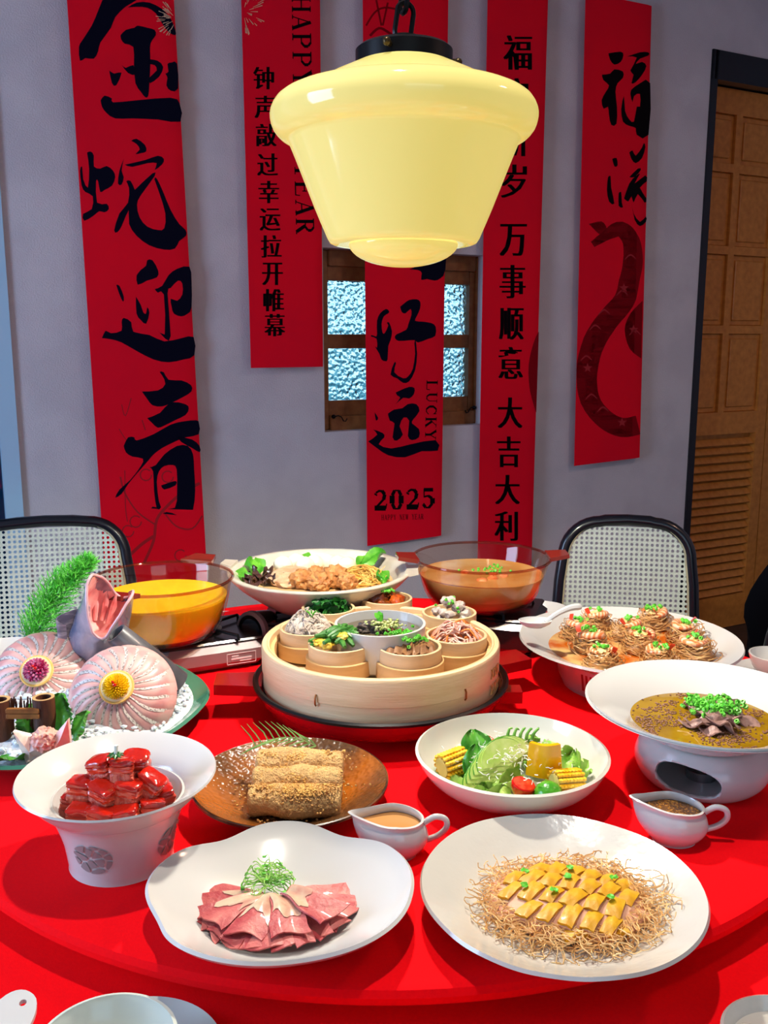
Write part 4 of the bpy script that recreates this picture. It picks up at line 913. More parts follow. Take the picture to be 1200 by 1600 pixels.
for _ in range(1700):
    x, y = rr.gauss(.004, .022), rr.choice((.030, -.005, -.034, -.034)) + rr.gauss(-.004, .008)
    yy = min((abs(y - q), q) for q in (.032, -.003, -.036))[1]; z = {.032: .032, -.003: .027, -.036: .0215}[yy] + math.sqrt(max(0, .0190 ** 2 - (y - yy) ** 2)) * .98
    mb.blob((x, y, z), rr.uniform(.0007, .0018), .3, 2, 1, seed=rr.random() * 5)
for _ in range(180):
    a = rr.uniform(0, 6.28); q = rr.gauss(1, .12); x, y = .066 * q * math.cos(a), .062 * q * math.sin(a)
    if (abs(x) < .055 and abs(y) < .05) or math.hypot(x, y) > .1: continue
    mb.blob((x, y, .0065 + max(0, math.hypot(x, y) - .066) * .6), rr.uniform(.0006, .0017), .3, 2, 1, seed=rr.random() * 5)
tag(mb.build('loose_crumbs', crumb2, loc=rc_ + Vector((.009, 0, 0)), recalc=False), 'loose golden crumbs over the rice rolls and brown plate', 'crumbs', kind='stuff')
sg_ = thing('fir_sprig', 'pale green needle sprig leaning on the back rice roll', 'herb', rc_ + Vector((-.012, .048, .047)))
mb = MB(); mb2 = MB(); st_ = [Vector((-.035 + .075 * t, .004 * math.sin(t * 3), .004 + .010 * math.sin(t * PI))) for t in [i / 10 for i in range(11)]]
mb.tube(st_, .0009, 5).build('stem', M('sprig_stem', (120, 124, 60), .5), sg_)
for i in range(11):
    for s in (-1, 1):
        p = st_[i]; L = .024 * (1 - .045 * i); mb2.tube([p, p + Vector((-.010 - .004 * rr.random(), s * L * .35, L * (.75 if s > 0 else -.15))) * .6, p + Vector((-.020, s * L * .45, L * (.95 if s > 0 else -.3)))], [.0009, .001, .0003], 4)
mb2.build('needles', M('needle_green', (124, 166, 84), .45, c2=(92, 140, 66), sc=60), sg_, recalc=False)

# ------------------------------------------------------------------ sauce boats
def boat(label, loc, rz, sauce_m, slab):
    b = thing('sauce_boat', label, 'sauce boat', loc, rz, 'white sauce boats'); H = .046
    def wp_(x, y, z):
        a = math.atan2(y, x); f = max(0, math.cos(a - PI)) ** 4 * max(0, (z - .012) / H) ** 1.2
        return (x * 1.12 - .030 * f, y * (1 - .45 * f), z + .009 * f - .004 * max(0, math.cos(a)) * (z / H) ** 2)
    pf = smooth_path([(0, 0), (.021, 0), (.023, .0015), (.0315, .012), (.0345, .022), (.032, .034), (.029, .041), (.030, H)], 3)
    MB().lathe(shell(pf, .0026), 80, warp=wp_).build('boat_body', white, b, ang=60)
    MB().tube(smooth_path([(.034, 0, .036), (.046, 0, .043), (.058, 0, .040), (.060, 0, .030), (.051, 0, .020), (.036, 0, .014)], 4), .0036, 10).build('handle', white, b)
    lev = .036
    o = MB().lathe([(0, lev - .002), (.0285, lev - .002), (.0282, lev), (0, lev)], 60, warp=wp_).build('sauce', sauce_m, loc=loc, rz=rz)
    tag(o, slab, 'sauce'); b.scale = o.scale = (.94,) * 3
    return b
boat('white sauce boat of creamy brown sauce between the two front plates', Vector((.012, .930, T)), .06, M('creamy_sauce', (196, 138, 78), .2, coat=.4), 'creamy brown sauce in the boat between the two front plates')
boat('white sauce boat of dark sauce in front of the ceramic warmer', Vector((.325, .958, T)), -.10, M('seeded_sauce', (120, 72, 16), .2, c2=(190, 130, 50), sc=300, lo=.5, hi=.62, coat=.5, bump=.8, bsc=500), 'dark seeded sauce in the boat before the ceramic warmer')
# ------------------------------------------------------------------ salad bowl
sc_ = Vector((.157, 1.068, T))
tag(MB().lathe(shell(smooth_path([(0, 0), (.052, 0), (.056, .002), (.088, .016), (.108, .034), (.1185, .054)], 3), .004), 110).build('salad_bowl', M('ivory_porcelain', (208, 205, 192), .14, coat=.4), loc=sc_), 'deep ivory salad bowl with avocado, corn and tomatoes', 'bowl')
avo = M('avocado', (182, 214, 100), .4, c2=(212, 230, 146), sc=40, sss=.1); avo_s = M('avocado_rim', (84, 146, 40), .4)
rr = random.Random(17)
lett = M('lettuce', (176, 210, 104), .45, c2=(126, 184, 60), sc=50, sss=.05)
def insalad(p):
    q = p - sc_; z = max(q.z, .010); rm = .050 + .058 * min(1, max(0, (z - .006) / .046)) ** .6; r = math.hypot(q.x, q.y)
    if r > rm: q.x *= rm / r; q.y *= rm / r
    q.z = z; return sc_ + q
def leaf(name, label, m, loc, rx, ry, rz, w, l, ruff=.004, n=10, cat='leaf', th=.0005, group=None, parent=None, serr=0, fit=None):
    def fn(u, v):
        k = math.sin(PI * min(1, .08 + .9 * v)) ** .7; e = 1 + serr * (((v * 9) % 1) - .5)
        x = (u - .5) * w * k * e; return (x, (v - .15) * l, .25 * abs(x) + ruff * math.sin(u * 14 + v * 9) * abs(u - .5) * 2 - .012 * (v - .4) ** 2)
    mb = MB().sheet(fn, n, 18 if serr else n, th=th, mat=R3(rx, ry, rz))
    if fit: mb.v = [fit(p + Vector(loc)) - Vector(loc) for p in mb.v]
    o = mb.build(name, m, parent, loc=loc)
    if not parent: tag(o, label, cat, group)
    return o
for i, (x, y, z, rx, ry, rz) in enumerate(((-.04, -.03, .022, .1, 0, .8), (.0, -.05, .02, .2, .1, 2.9), (.05, -.02, .024, .2, 0, -1.4), (-.02, .03, .022, .1, .1, 1.6), (.03, .03, .022, .2, .1, -.4), (-.05, .005, .024, 0, .2, 1.2), (.01, 0, .02, 0, 0, 2.2))):
    leaf('lettuce_leaf', 'pale lettuce leaf lining the salad bowl', lett, sc_ + Vector((x, y, z)), rx, ry, rz, .05, .065, .010, 12, 'lettuce', group='lettuce leaves in salad', fit=insalad)
for i in range(13):
    t = i / 12; p = Vector((-.040 + .056 * t + .006 * math.sin(t * 3), -.036 + .060 * t, .030 + .016 * math.sin(PI * min(1, t * 1.1))))
    s = thing('avocado_slice', '%s avocado slice of the fan, counted from the bowl front' % ORD[i], 'avocado', sc_ + p, .55 + .25 * t, 'fanned avocado slices'); s.rotation_euler.x = -.62 + .03 * (i % 3)
    L, H = .027 + .010 * math.sin(PI * t), .019 + .008 * math.sin(PI * t)
    sh = [(L * math.cos(a), H * math.sin(a)) for a in [j * PI / 12 for j in range(13)]] + [(-L * .55, -.003), (0, .0015), (L * .55, -.003)]
    Mx = TR((0, 0, 0), x=PI / 2)
    MB().prism(sh, -.0019, .0019, mat=Mx).build('flesh', avo, s)
    MB().tube([(x * 1.01, 0, y * 1.02) for x, y in sh[:13]], .0011, 5).build('rim', avo_s, s)
corn_m = M('sweetcorn', (240, 178, 16), .3, c2=(248, 202, 60), sc=80, coat=.3)
def corn(label, loc, mx):
    c_ = thing('corn_cob', label, 'corn', loc, group='corn pieces in salad'); MB().lathe([(0, -.018), (.012, -.018), (.012, .018), (0, .018)], 20, mat=mx).build('core', M('corn_core', (226, 196, 110), .6), c_)
    mb = MB(); 
    for a in range(14):
        for k_ in range(8):
            th = a * 2 * PI / 14; mb.blob(mx @ Vector((.0145 * math.cos(th), .0145 * math.sin(th), -.0155 + k_ * .0044)), (.0032, .0032, .0026), .05, 2, 1, seed=a + k_, sq=3)
    mb.build('kernels', corn_m, c_, recalc=False)
corn('yellow corn piece at the left side of the salad bowl', sc_ + Vector((-.072, -.004, .040)), R3(0, PI / 2 - .1, .55)); corn('yellow corn piece at the right front of the salad bowl', sc_ + Vector((.060, -.044, .034)), R3(0, PI / 2 + .1, .35))
pep = M('yellow_pepper', (246, 182, 8), .2, c2=(238, 166, 8), sc=20, coat=.5)
tag(MB().sheet(lambda u, v: ((u - .5) * .044 * (1 - .15 * v), -.010 * math.sin(PI * u), .042 * v - .004 * (u - .5) ** 2), 12, 8, th=.006).build('pepper_piece', pep, loc=sc_ + Vector((.036, -.024, .034)), rz=-.15), 'big upright chunk of yellow pepper in the salad', 'pepper')
tom = M('cherry_tomato', (206, 16, 10), .12, c2=(188, 10, 8), sc=20, coat=.6); tomc = M('tomato_cut', (226, 74, 46), .25, c2=(196, 34, 24), sc=120, coat=.4)
for i, (x, y, z, rx, lab) in enumerate(((.006, -.056, .036, .15, 'halved cherry tomato dusted with cheese at the bowl front'), (-.026, .034, .046, .5, 'cherry tomato half behind the spinach leaf'), (.058, .010, .044, .3, 'cherry tomato half behind the yellow pepper'))):
    s = thing('cherry_tomato', lab, 'tomato', sc_ + Vector((x, y, z)), i * .5, 'cherry tomato halves'); Mx = R3(rx, .2, 0)
    MB().lathe([(0, -.014), (.007, -.0125), (.012, -.008), (.0145, -.001), (.0145, .003), (.0135, .004), (0, .004)], 28, mat=Mx).build('skin', tom, s)
    MB().lathe([(0, .0052), (.0125, .0042), (.0125, .004), (0, .004)], 24, mat=Mx).build('cut_face', tomc, s)
tag(MB().lathe([(0, 0), (.0165, 0), (.0158, .006), (.012, .012), (.006, .0155), (0, .0165)], 28).build('lime_half', M('lime', (60, 140, 26), .25, c2=(80, 160, 40), sc=60, coat=.4, bump=.2, bsc=300), loc=sc_ + Vector((.034, -.066, .030))), 'green lime half at the front rim of the salad', 'lime')
spin = M('spinach_leaf', (56, 132, 32), .35, c2=(90, 164, 50), sc=40, coat=.2)
leaf('spinach_leaf', 'round spinach leaf standing behind the avocado fan', spin, sc_ + Vector((-.042, .008, .044)), .9, .1, .2, .040, .040, .003, 12, 'leaf', fit=insalad)
leaf('spinach_leaf', 'pointed spinach leaf at the left of the avocado fan', spin, sc_ + Vector((-.052, -.026, .036)), 1.0, .2, -.1, .026, .044, .003, 12, 'leaf', fit=insalad)
leaf('frisee_leaf', 'frilly green leaf between pepper and corn', lett, sc_ + Vector((.062, -.016, .036)), .6, .1, -.6, .032, .038, .012, 14, 'lettuce', fit=insalad)
mb = MB()
for i in range(5):
    x = -.002 + i * .008; mb.tube(smooth_path([(x, .030, .050), (x + .001, .030, .062), (x + .003 + .001 * i, .030, .070), (x + .007, .031, .070 - .002 * (i % 2))], 3), [.0022] * 4 + [.0018] * 3 + [.0012] * 2 + [.0006], 6)
mb.sheet(lambda u, v: (-.010 + .05 * u, .030 + .004 * math.sin(u * 9), .046 + .010 * v), 8, 3, th=.002)
tag(mb.build('curly_endive', M('endive', (104, 168, 66), .4, c2=(140, 196, 90), sc=60), loc=sc_), 'curly green endive tips rising behind the avocado', 'endive')
mb = MB()
for _ in range(260):
    t = rr.random(); x, y = rr.gauss(-.006, .034), rr.gauss(-.004, .028)
    if math.hypot(x, y) > .085: continue
    z = .050 + .008 * math.cos(x * 22) * math.cos(y * 20) - .06 * max(0, -y - .02); mb.tube(curl((x, y, z), 2, .003, rr, .5), .0005, 3)
tag(mb.build('grated_cheese', M('cheese', (248, 244, 226), .6), loc=sc_, recalc=False), 'fine white grated cheese over the salad', 'cheese', kind='stuff')

# ------------------------------------------------------------------ wide soup bowl on a ceramic warmer
oc = Vector((.403, 1.100, T))
wr = thing('ceramic_warmer', 'round white ceramic warmer with an oval hole under the soup bowl', 'warmer', oc)
wo = smooth_path([(.055, 0), (.066, .002), (.078, .014), (.083, .030), (.079, .046), (.070, .058), (.064, .061)], 4)
mb = MB().lathe(wo + [(.060, .060), (.066, .055), (.075, .044), (.079, .030), (.074, .016), (.063, .006), (.055, .006), (.055, 0)], 120)
ha = -PI / 2 - .55
wbo = mb.build('warmer_body', white, wr, ang=60)
cut = MB().blob((0, 0, 0), (.040, .032, .0185), 0, 1, 4, sq=2.4, mat=R3(0, .10, ha)).build('cutter', white, loc=oc + Vector((.080 * math.cos(ha), .080 * math.sin(ha), .031)), rz=PI / 2)
bm_ = wbo.modifiers.new('hole', 'BOOLEAN'); bm_.object = cut; bm_.operation = 'DIFFERENCE'; bm_.solver = 'EXACT'
bpy.context.view_layer.update(); dg = bpy.context.evaluated_depsgraph_get()
nm = bpy.data.meshes.new_from_object(wbo.evaluated_get(dg)); wbo.modifiers.clear(); wbo.data = nm; nm.name = 'warmer_body'; bpy.data.objects.remove(cut)
MB().lathe([(0, 0), (.055, 0), (.055, .004), (0, .004)], 48).build('floor_plate', white, wr)
tl = thing('tea_light', 'tea light inside the ceramic warmer', 'candle', oc + Vector((0, 0, .004)))
MB().lathe([(0, 0), (.018, 0), (.019, .012), (.017, .012), (.016, .009), (0, .009)], 24).build('cup', M('aluminium', (180, 180, 184), .3, metal=1), tl); MB().tube([(0, 0, .009), (0, .001, .014)], .0008, 5).build('wick', black_metal, tl)
sb = smooth_path([(0, .056), (.040, .056), (.060, .060), (.078, .068), (.100, .082), (.124, .095), (.1455, .104), (.1478, .106)], 3)
tag(MB().lathe(shell(sb, .0045), 140).build('wide_soup_bowl', white, loc=oc), 'wide-rimmed white bowl of golden beef soup on the ceramic warmer', 'bowl')
broth = M('golden_broth', (164, 128, 24), .06, c2=(140, 104, 14), sc=14, coat=.8, det=4)
tag(MB().lathe([(0, .079), (.0925, .079), (.0925, .0812), (0, .0812)], 90).build('golden_soup', broth, loc=oc), 'golden oily soup in the wide bowl', 'soup')
rr = random.Random(77); beefg = M('grey_beef', (132, 98, 90), .45, c2=(166, 130, 120), sc=60, bump=.5, bsc=120)
for i in range(20):
    p = heap(0, .042, .012, rr); w = rr.uniform(.018, .028)
    tag(MB().sheet(lambda u, v: ((u - .5) * w, (v - .5) * w * 1.4, .006 * math.sin(u * 5 + i) * math.cos(v * 4 + i) + .004), 8, 8, th=.0016, mat=R3(rr.uniform(-.5, .3), rr.uniform(-.5, .5), rr.uniform(0, 6))).build('boiled_beef', beefg, loc=oc + Vector((.008, -.004, .080)) + p), 'thin folded slice of boiled beef in the golden soup', 'beef', 'boiled beef slices')
mb = MB()
clus = [(rr.gauss(0, .055), rr.gauss(-.01, .045)) for _ in range(60)]
for cx, cy in clus:
    for _ in range(26):
        x, y = cx + rr.gauss(0, .008), cy + rr.gauss(0, .006)
        if math.hypot(x, y) < .089: mb.blob((x, y, .0815), rr.uniform(.0011, .0017), 0, 1, 1)
tag(mb.build('peppercorns', M('peppercorn', (112, 68, 46), .4, c2=(150, 104, 74), sc=200), loc=oc, recalc=False), 'brown peppercorns floating on the golden soup', 'peppercorns', kind='stuff')
scallions('scallion_pile', 'pile of bright green chopped scallions on the golden soup', 230, lambda r: oc + Vector((.012, .004, .092)) + Vector((r.gauss(0, .015), r.gauss(0, .012), 0)) + Vector((0, 0, r.uniform(0, .012))), r=.0034)

# ------------------------------------------------------------------ shrimp and vermicelli nests on the platter with stand
nc = Vector((.397, 1.442, T))
ps = thing('ribbed_stand', 'white slotted ring stand under the shrimp platter', 'stand', nc)
MB().lathe([(.100, 0), (.104, 0), (.112, .02), (.116, .042), (.118, .052), (.114, .053), (.110, .042), (.106, .02), (.100, .004), (.100, 0)], 120).build('ring', white, ps)
for i in range(5):
    a = PI + .68 + i * .07
    MB().box((0, 0, 0), (.004, .0024, .028), mat=TR((.1125 * math.cos(a), .1125 * math.sin(a), .027), 0, .16, a) @ Matrix.Rotation(PI / 2, 4, 'Z')).build('slot_shade', M('slot_shadow', (150, 60, 60), .7), ps)  # slots are not cut, dark reddish bars stand in for their shade
tag(MB().lathe(shell(smooth_path([(0, .047), (.08, .047), (.110, .050), (.130, .056), (.152, .066), (.176, .074)], 3), .004), 140).build('shrimp_platter', white, loc=nc), 'large white platter of shrimp and vermicelli nests near the right chair', 'platter')
sau = M('orange_sauce', (196, 92, 14), .12, c2=(226, 190, 120), sc=16, det=4, lo=.42, hi=.6, coat=.6)
tag(MB().lathe([(0, .0515), (.128, .057), (.130, .0595), (.125, .0595), (0, .0545)], 80).build('orange_sauce', sau, loc=nc), 'orange garlic sauce pooled on the shrimp platter', 'sauce')
verm = M('vermicelli', (204, 158, 100), .35, c2=(176, 122, 66), sc=70, sss=.05, coat=.2); shr = M('shrimp', (238, 128, 70), .3, c2=(246, 196, 160), tex='wave', sc=60, coat=.4, sss=.1); tail = M('shrimp_tail', (222, 62, 30), .3, coat=.4)
def nest_mesh(seed):
    r = random.Random(seed); mb = MB().blob((0, 0, .008), (.021, .021, .012), .12, 2, 3, seed=seed)
    for _ in range(120):
        q = r.uniform(.012, .029); z = r.uniform(.002, .024); q *= (1.05 - .30 * (z / .024)); a = r.uniform(0, 6.28); s = r.uniform(1.0, 2.6); wob = r.uniform(.03, .16); ph = r.uniform(0, 6)
        pts = [(q * (1 + wob * math.sin(2.6 * t + ph)) * math.cos(a + t), q * (1 + wob * math.sin(2.6 * t + ph)) * math.sin(a + t), max(.001, z + .006 * math.sin(2.3 * t + ph))) for t in [s * j / 9 for j in range(10)]]
        mb.tube(pts, .00062, 3)
    return mb
variants = []
for vtx in range(3):
    n_ = thing('shrimp_nest', 'x', 'shrimp nest', (0, 0, 0), 0, 'shrimp and vermicelli nests'); r = random.Random(vtx + 50)
    nest_mesh(vtx).build('vermicelli_nest', verm, n_, recalc=False)
    s = MB().tube(smooth_path([(-.014, -.008, .024), (-.004, -.015, .026), (.008, -.013, .027), (.015, -.003, .026), (.011, .008, .026), (.000, .012, .027)], 3), [.0032, .0040, .0046, .005, .0052, .0053, .0052, .005, .0047, .0043, .004, .0036, .0032, .0028, .0024, .002], 10).build('shrimp', shr, n_)
    MB().sheet(lambda u, v: ((u - .5) * .008 * (.3 + v - .5 * v ** 3), .003 * v * v, .014 * v), 4, 4, th=.001, mat=TR((-.011, -.008, .023), -.3, -.35, .4)).build('shrimp_tail', tail, s)
    MB().blob((.001, .0, .025), (.010, .009, .005), .4, 3, 3, seed=vtx).build('minced_garlic', M('garlic_orange', (232, 176, 100), .5, c2=(244, 206, 140), sc=120, bump=.6, bsc=200), n_)
    mb = MB()
    for _ in range(9): scallion(mb, (r.gauss(.002, .005), r.gauss(0, .005), .032), r, .0026)
    mb.build('scallion_rings', scal, n_, recalc=False); variants.append(n_)
nests = [(905, 985, 'leftmost shrimp nest, at the back of its row on the platter'), (922, 1005, 'shrimp nest at the front left of the platter'), (931, 968, 'shrimp nest at the back left of the platter, alone'), (979, 985, 'shrimp nest with raised tail in the middle rear of the platter'), (1018, 970, 'shrimp nest at the back of the platter nearest the cane chair'), (999, 1005, 'shrimp nest in the centre of the platter'), (940, 1032, 'shrimp nest at the front edge of the platter'), (1030, 1030, 'shrimp nest half hidden behind the soup bowl rim'), (1072, 992, 'shrimp nest at the back right of the platter'), (1086, 1018, 'rightmost shrimp nest, in the orange sauce')]
for i, (px, py, lab) in enumerate(nests):
    p = at(px, py + 12, T + .058); p.z = T + .0555
    o = variants[i] if i < 3 else copy_tree(variants[i % 3]); o['label'] = lab; o.location = p; o.rotation_euler.z = i * .6 - 1.2
    sc3 = (1.0, 1.08, .95, 1.02, 1.12, 1.05, 1.0, .98, 1.08, 1.12)[i] * 1.14; o.scale = (sc3,) * 3
# ------------------------------------------------------------------ stoves, glass pots, noodle platter
def glass_mat(name, tint, gloss=.9):
    m = bpy.data.materials.new(name); m.use_nodes = True; nt = m.node_tree; nt.nodes.clear(); N, L = nt.nodes.new, nt.links.new
    out = N('ShaderNodeOutputMaterial'); mix = N('ShaderNodeMixShader'); tr = N('ShaderNodeBsdfTransparent'); gl_ = N('ShaderNodeBsdfGlossy'); fr = N('ShaderNodeLayerWeight'); pw = N('ShaderNodeMath'); pw.operation = 'POWER'; pw.inputs[1].default_value = 3.2; ml = N('ShaderNodeMath'); ml.operation = 'MULTIPLY_ADD'; ml.inputs[1].default_value = .5; ml.inputs[2].default_value = .035
    tr.inputs[0].default_value = tint; gl_.inputs['Roughness'].default_value = .03; fr.inputs['Blend'].default_value = .5
    gl_.inputs['Color'].default_value = (gloss, gloss * .93, gloss * .9, 1)
    L(fr.outputs['Facing'], pw.inputs[0]); L(pw.outputs[0], ml.inputs[0]); L(ml.outputs[0], mix.inputs[0]); L(tr.outputs[0], mix.inputs[1]); L(gl_.outputs[0], mix.inputs[2]); L(mix.outputs[0], out.inputs[0]); return m
amber = glass_mat('amber_glass', (.95, .86, .79, 1)); rim_glass = glass_mat('rim_glass', (.80, .55, .48, 1)); amber_thick = M('amber_solid', (140, 50, 38), .06, trans=.35, coat=.6, ior=1.4)
steel = M('brushed_steel', (150, 138, 138), .55, metal=.6); stove_black = M('stove_black', (20, 17, 19), .25, coat=.4)
def stove(label, c, rz, w=.20, d=.17, h=.046, case=None):
    s = thing('gas_stove', label, 'gas stove', c, rz, 'portable gas stoves')
    MB().box((0, 0, h / 2 + .004), (w, d, h), bev=.012).build('casing', case or steel, s, ang=30)
    MB().box((0, 0, h + .006), (w - .012, d - .012, .006), bev=.003).build('top_plate', stove_black, s, ang=30)
    MB().lathe([(0, h + .009), (.03, h + .009), (.034, h + .013), (.024, h + .017), (0, h + .016)], 32).build('burner', M('burner_metal', (90, 84, 80), .4, metal=.8), s)
    for i in range(4):
        a = i * PI / 2 + .5
        MB().tube([(.088 * math.cos(a), .088 * math.sin(a), h + .008), (.086 * math.cos(a), .086 * math.sin(a), h + .0165), (.03 * math.cos(a), .03 * math.sin(a), h + .0165)], .0028, 6).build('pan_support', black_metal, s)
    for x in (-1, 1):
        for y in (-1, 1): MB().lathe([(0, 0), (.009, 0), (.010, .006), (0, .006)], 12, c=(x * (w / 2 - .02), y * (d / 2 - .02), 0)).build('foot', black_metal, s)
    if case is None:
        mb = MB()
        for x, z, w_, h_ in ((.045, .012, .05, .001), (.045, .030, .05, .001), (.020, .021, .001, .018), (.070, .021, .001, .018), (.045, .021, .036, .003), (.034, .0255, .012, .002), (.052, .0165, .02, .002)): mb.box((x, -d / 2 - .0004, z), (w_, .0008, h_))
        mb.build('maker_plate', M('pale_print', (210, 200, 200), .5), s, smooth=False)
    return s
def pot(label, c, R, h, handles, group='glass pots of soup'):
    p = thing('glass_pot', label, 'pot', c, group=group)
    pf = smooth_path([(0, 0), (R * .62, 0), (R * .74, .006), (R * .84, .025), (R * .92, .055), (R * .975, h - .008), (R, h)], 3)
    MB().lathe(shell(pf, .0035), 100).build('pot_body', amber, p, ang=60)
    MB().tube([(R * math.cos(a), R * math.sin(a), h) for a in [i * 2 * PI / 90 for i in range(90)]], .0026, 8, closed=True).build('rim', rim_glass, p)
    for a in handles:
        Mx = TR((0, 0, 0), z=a)
        MB().sheet(lambda u, v: (R * .97 + .036 * v ** .9, (u - .5) * (.062 - .022 * v), h - .002 + .004 * v), 10, 6, th=.007, mat=Mx).build('handle', amber_thick, p)
    return p
c = Vector((-.372, 1.52, T)); stove('portable gas stove under the pot of yellow soup', c + Vector((.055, .035, 0)), .45, .19, .16, .043)
P1 = c + Vector((0, -.01, .0605)); pot('amber glass pot of yellow pumpkin soup behind the fish head', P1, .117, .098, (1.25, 1.25 + PI))
tag(MB().lathe([(0, .004), (.070, .004), (.083, .009), (.094, .026), (.1035, .056), (.1065, .066), (.1065, .068), (0, .068)], 80).build('pumpkin_soup', M('pumpkin_soup', (248, 204, 40), .18, c2=(246, 198, 34), sc=12, coat=.5, sss=.5), loc=P1), 'thick yellow pumpkin soup in the left glass pot', 'soup')
mb = MB(); fs_ = lambda y0, y1, z0, z1: mb.add([(.0958, y0, z0), (.0958, y1, z0), (.0958, y1, z1), (.0958, y0, z1)], [[0, 1, 2, 3]])
c = Vector((.178, 1.648, T)); stove('portable gas stove under the pot of orange-brown soup', c + Vector((.015, .01, 0)), -.3, .20, .17, .058, stove_black)
P2 = c + Vector((0, 0, .0765)); pot('amber glass pot of orange-brown soup at the back beside the shrimp platter', P2, .124, .086, (PI + .12, .0))
tag(MB().lathe([(0, .004), (.075, .004), (.088, .009), (.101, .026), (.112, .054), (.112, .056), (0, .056)], 80).build('orange_soup', M('orange_soup', (190, 132, 66), .2, c2=(200, 152, 92), sc=20, det=5, coat=.4), loc=P2), 'cloudy orange-brown soup in the right glass pot', 'soup')
rr = random.Random(41)
for i in range(5): tag(MB().blob((0, 0, 0), (.010, .007, .005), .3, 2, 2, seed=i).build('soup_chunk', M('soup_chunk', (206, 112, 62), .4, c2=(222, 150, 100), sc=60), loc=P2 + Vector((rr.uniform(-.05, .07), rr.uniform(-.075, .01), .056)), rz=i), 'small chunk floating in the orange-brown soup', 'food chunk', 'chunks in the orange soup')
scallions('scallion_bits', 'scallion bits floating on the orange-brown soup', 26, lambda r: P2 + Vector((.02 + r.gauss(0, .018), r.gauss(.02, .02), .0565)), r=.0024)
# noodle platter
c = Vector((-.117, 1.638, T)); sm_ = stove('portable gas stove with big round dial under the noodle platter', c, .0, .21, .17, .055, stove_black)
Mx = TR((-.108, -.055, .045), 0, -PI / 2 + .05, .95)
MB().lathe([(0, -.03), (.030, -.03), (.034, 0), (.034, .014), (.030, .018), (0, .016)], 40, mat=Mx).build('dial', stove_black, sm_)
MB().lathe([(.0285, .0165), (.0335, .0145), (.0345, .008), (.036, .008), (.0355, .016), (.030, .0195), (.0285, .0165)], 40, mat=Mx).build('dial_ring', steel, sm_); MB().lathe([(0, .0175), (.027, .0175), (.027, .0165), (0, .0165)], 32, mat=Mx).build('dial_face', M('dial_mirror', (150, 170, 200), .1, metal=.9), sm_)
N0 = c + Vector((0, 0, .0735)); iv = M('stone_glaze', (206, 199, 182), .25, c2=(198, 189, 172), sc=30, coat=.3)
np_ = thing('noodle_platter', 'wide cream casserole dish of noodles, mushrooms and fish balls at the back', 'dish', N0)
MB().lathe(smooth_path([(0, 0), (.07, 0), (.092, .006), (.122, .026), (.146, .044), (.158, .056), (.165, .064), (.1665, .067)], 3) + [(.164, .070), (.156, .069), (.146, .062), (.143, .055), (.120, .036), (.09, .020), (0, .016)], 110).build('dish_body', iv, np_, ang=60)
for a in (.0, PI): MB().sheet(lambda u, v: (.160 + .022 * v, (u - .5) * (.05 - .018 * v), .064 + .003 * v), 8, 5, th=.011, mat=TR((0, 0, 0), z=a - .12)).build('lug_handle', iv, np_)
tag(MB().lathe([(0, .044), (.1325, .0465), (.133, .048), (0, .047)], 60).build('pale_broth', M('pale_broth', (226, 190, 130), .2, coat=.4), loc=N0), 'pale broth filling the noodle platter', 'broth')
fb = M('fish_ball', (240, 232, 210), .35, c2=(228, 216, 190), sc=40, sss=.15)
for i, (x, y) in enumerate(((-.072, .050), (-.048, .070), (-.014, .060), (.010, .068), (.030, .058), (-.030, .046), (.048, .046))): tag(MB().blob((0, 0, 0), (.018, .017, .017), .07, 1.5, 3, seed=i).build('fish_ball', fb, loc=N0 + Vector((x, y, .064))), '%s white fish ball from left on the noodle platter' % rank(x, (-.072, -.048, -.014, .010, .030, -.030, .048)), 'fish ball', 'white fish balls')
mtb = M('fried_meatball', (202, 142, 82), .5, c2=(176, 112, 58), sc=60, bump=.8, bsc=130)
for i, (x, y, r) in enumerate(((-.028, -.052, .021), (.004, -.068, .021), (.030, -.040, .026), (.052, -.066, .018), (-.004, -.018, .018))): tag(MB().blob((0, 0, 0), (r, r, r * .85), .28, 3, 4, seed=i + 2).build('fried_meatball', mtb, loc=N0 + Vector((x, y, .062))), '%s golden fried meatball from left on the noodle platter' % rank(x, (-.028, .004, .030, .052, -.004)), 'meatball', 'fried meatballs')
tag(MB().blob((-.05, -.01, .054), (.042, .052, .018), .12, 3, 4, seed=6).build('fish_slices', M('luncheon_slices', (226, 186, 146), .4, c2=(214, 164, 124), sc=90, bump=.4, bsc=120), loc=N0), 'pale pink sliced fish cake in the middle of the noodle platter', 'fish cake')
mb = MB()
def innood(p):
    d = Vector((p.x - .078, p.y - .004, 0)); q = math.hypot(d.x / .046, d.y / .056)
    if q > 1: p.x = .078 + d.x / q; p.y = .004 + d.y / q; q = 1
    p.z = min(max(p.z, .048), .053 + .020 * (1 - q * q)); return p
for _ in range(220): mb.tube(curl((.076 + rr.gauss(0, .018), .004 + rr.gauss(0, .026), .052 + rr.uniform(0, .012)), 11, .007, rr, .4, bound=innood), .0010, 4)
tag(mb.build('egg_noodles', M('egg_noodle', (222, 168, 74), .4, c2=(234, 188, 100), sc=60), loc=N0, recalc=False), 'tangle of yellow egg noodles at the right of the noodle platter', 'noodles', kind='stuff')
fung = M('wood_ear', (44, 26, 22), .25, c2=(78, 50, 42), sc=60, coat=.4)
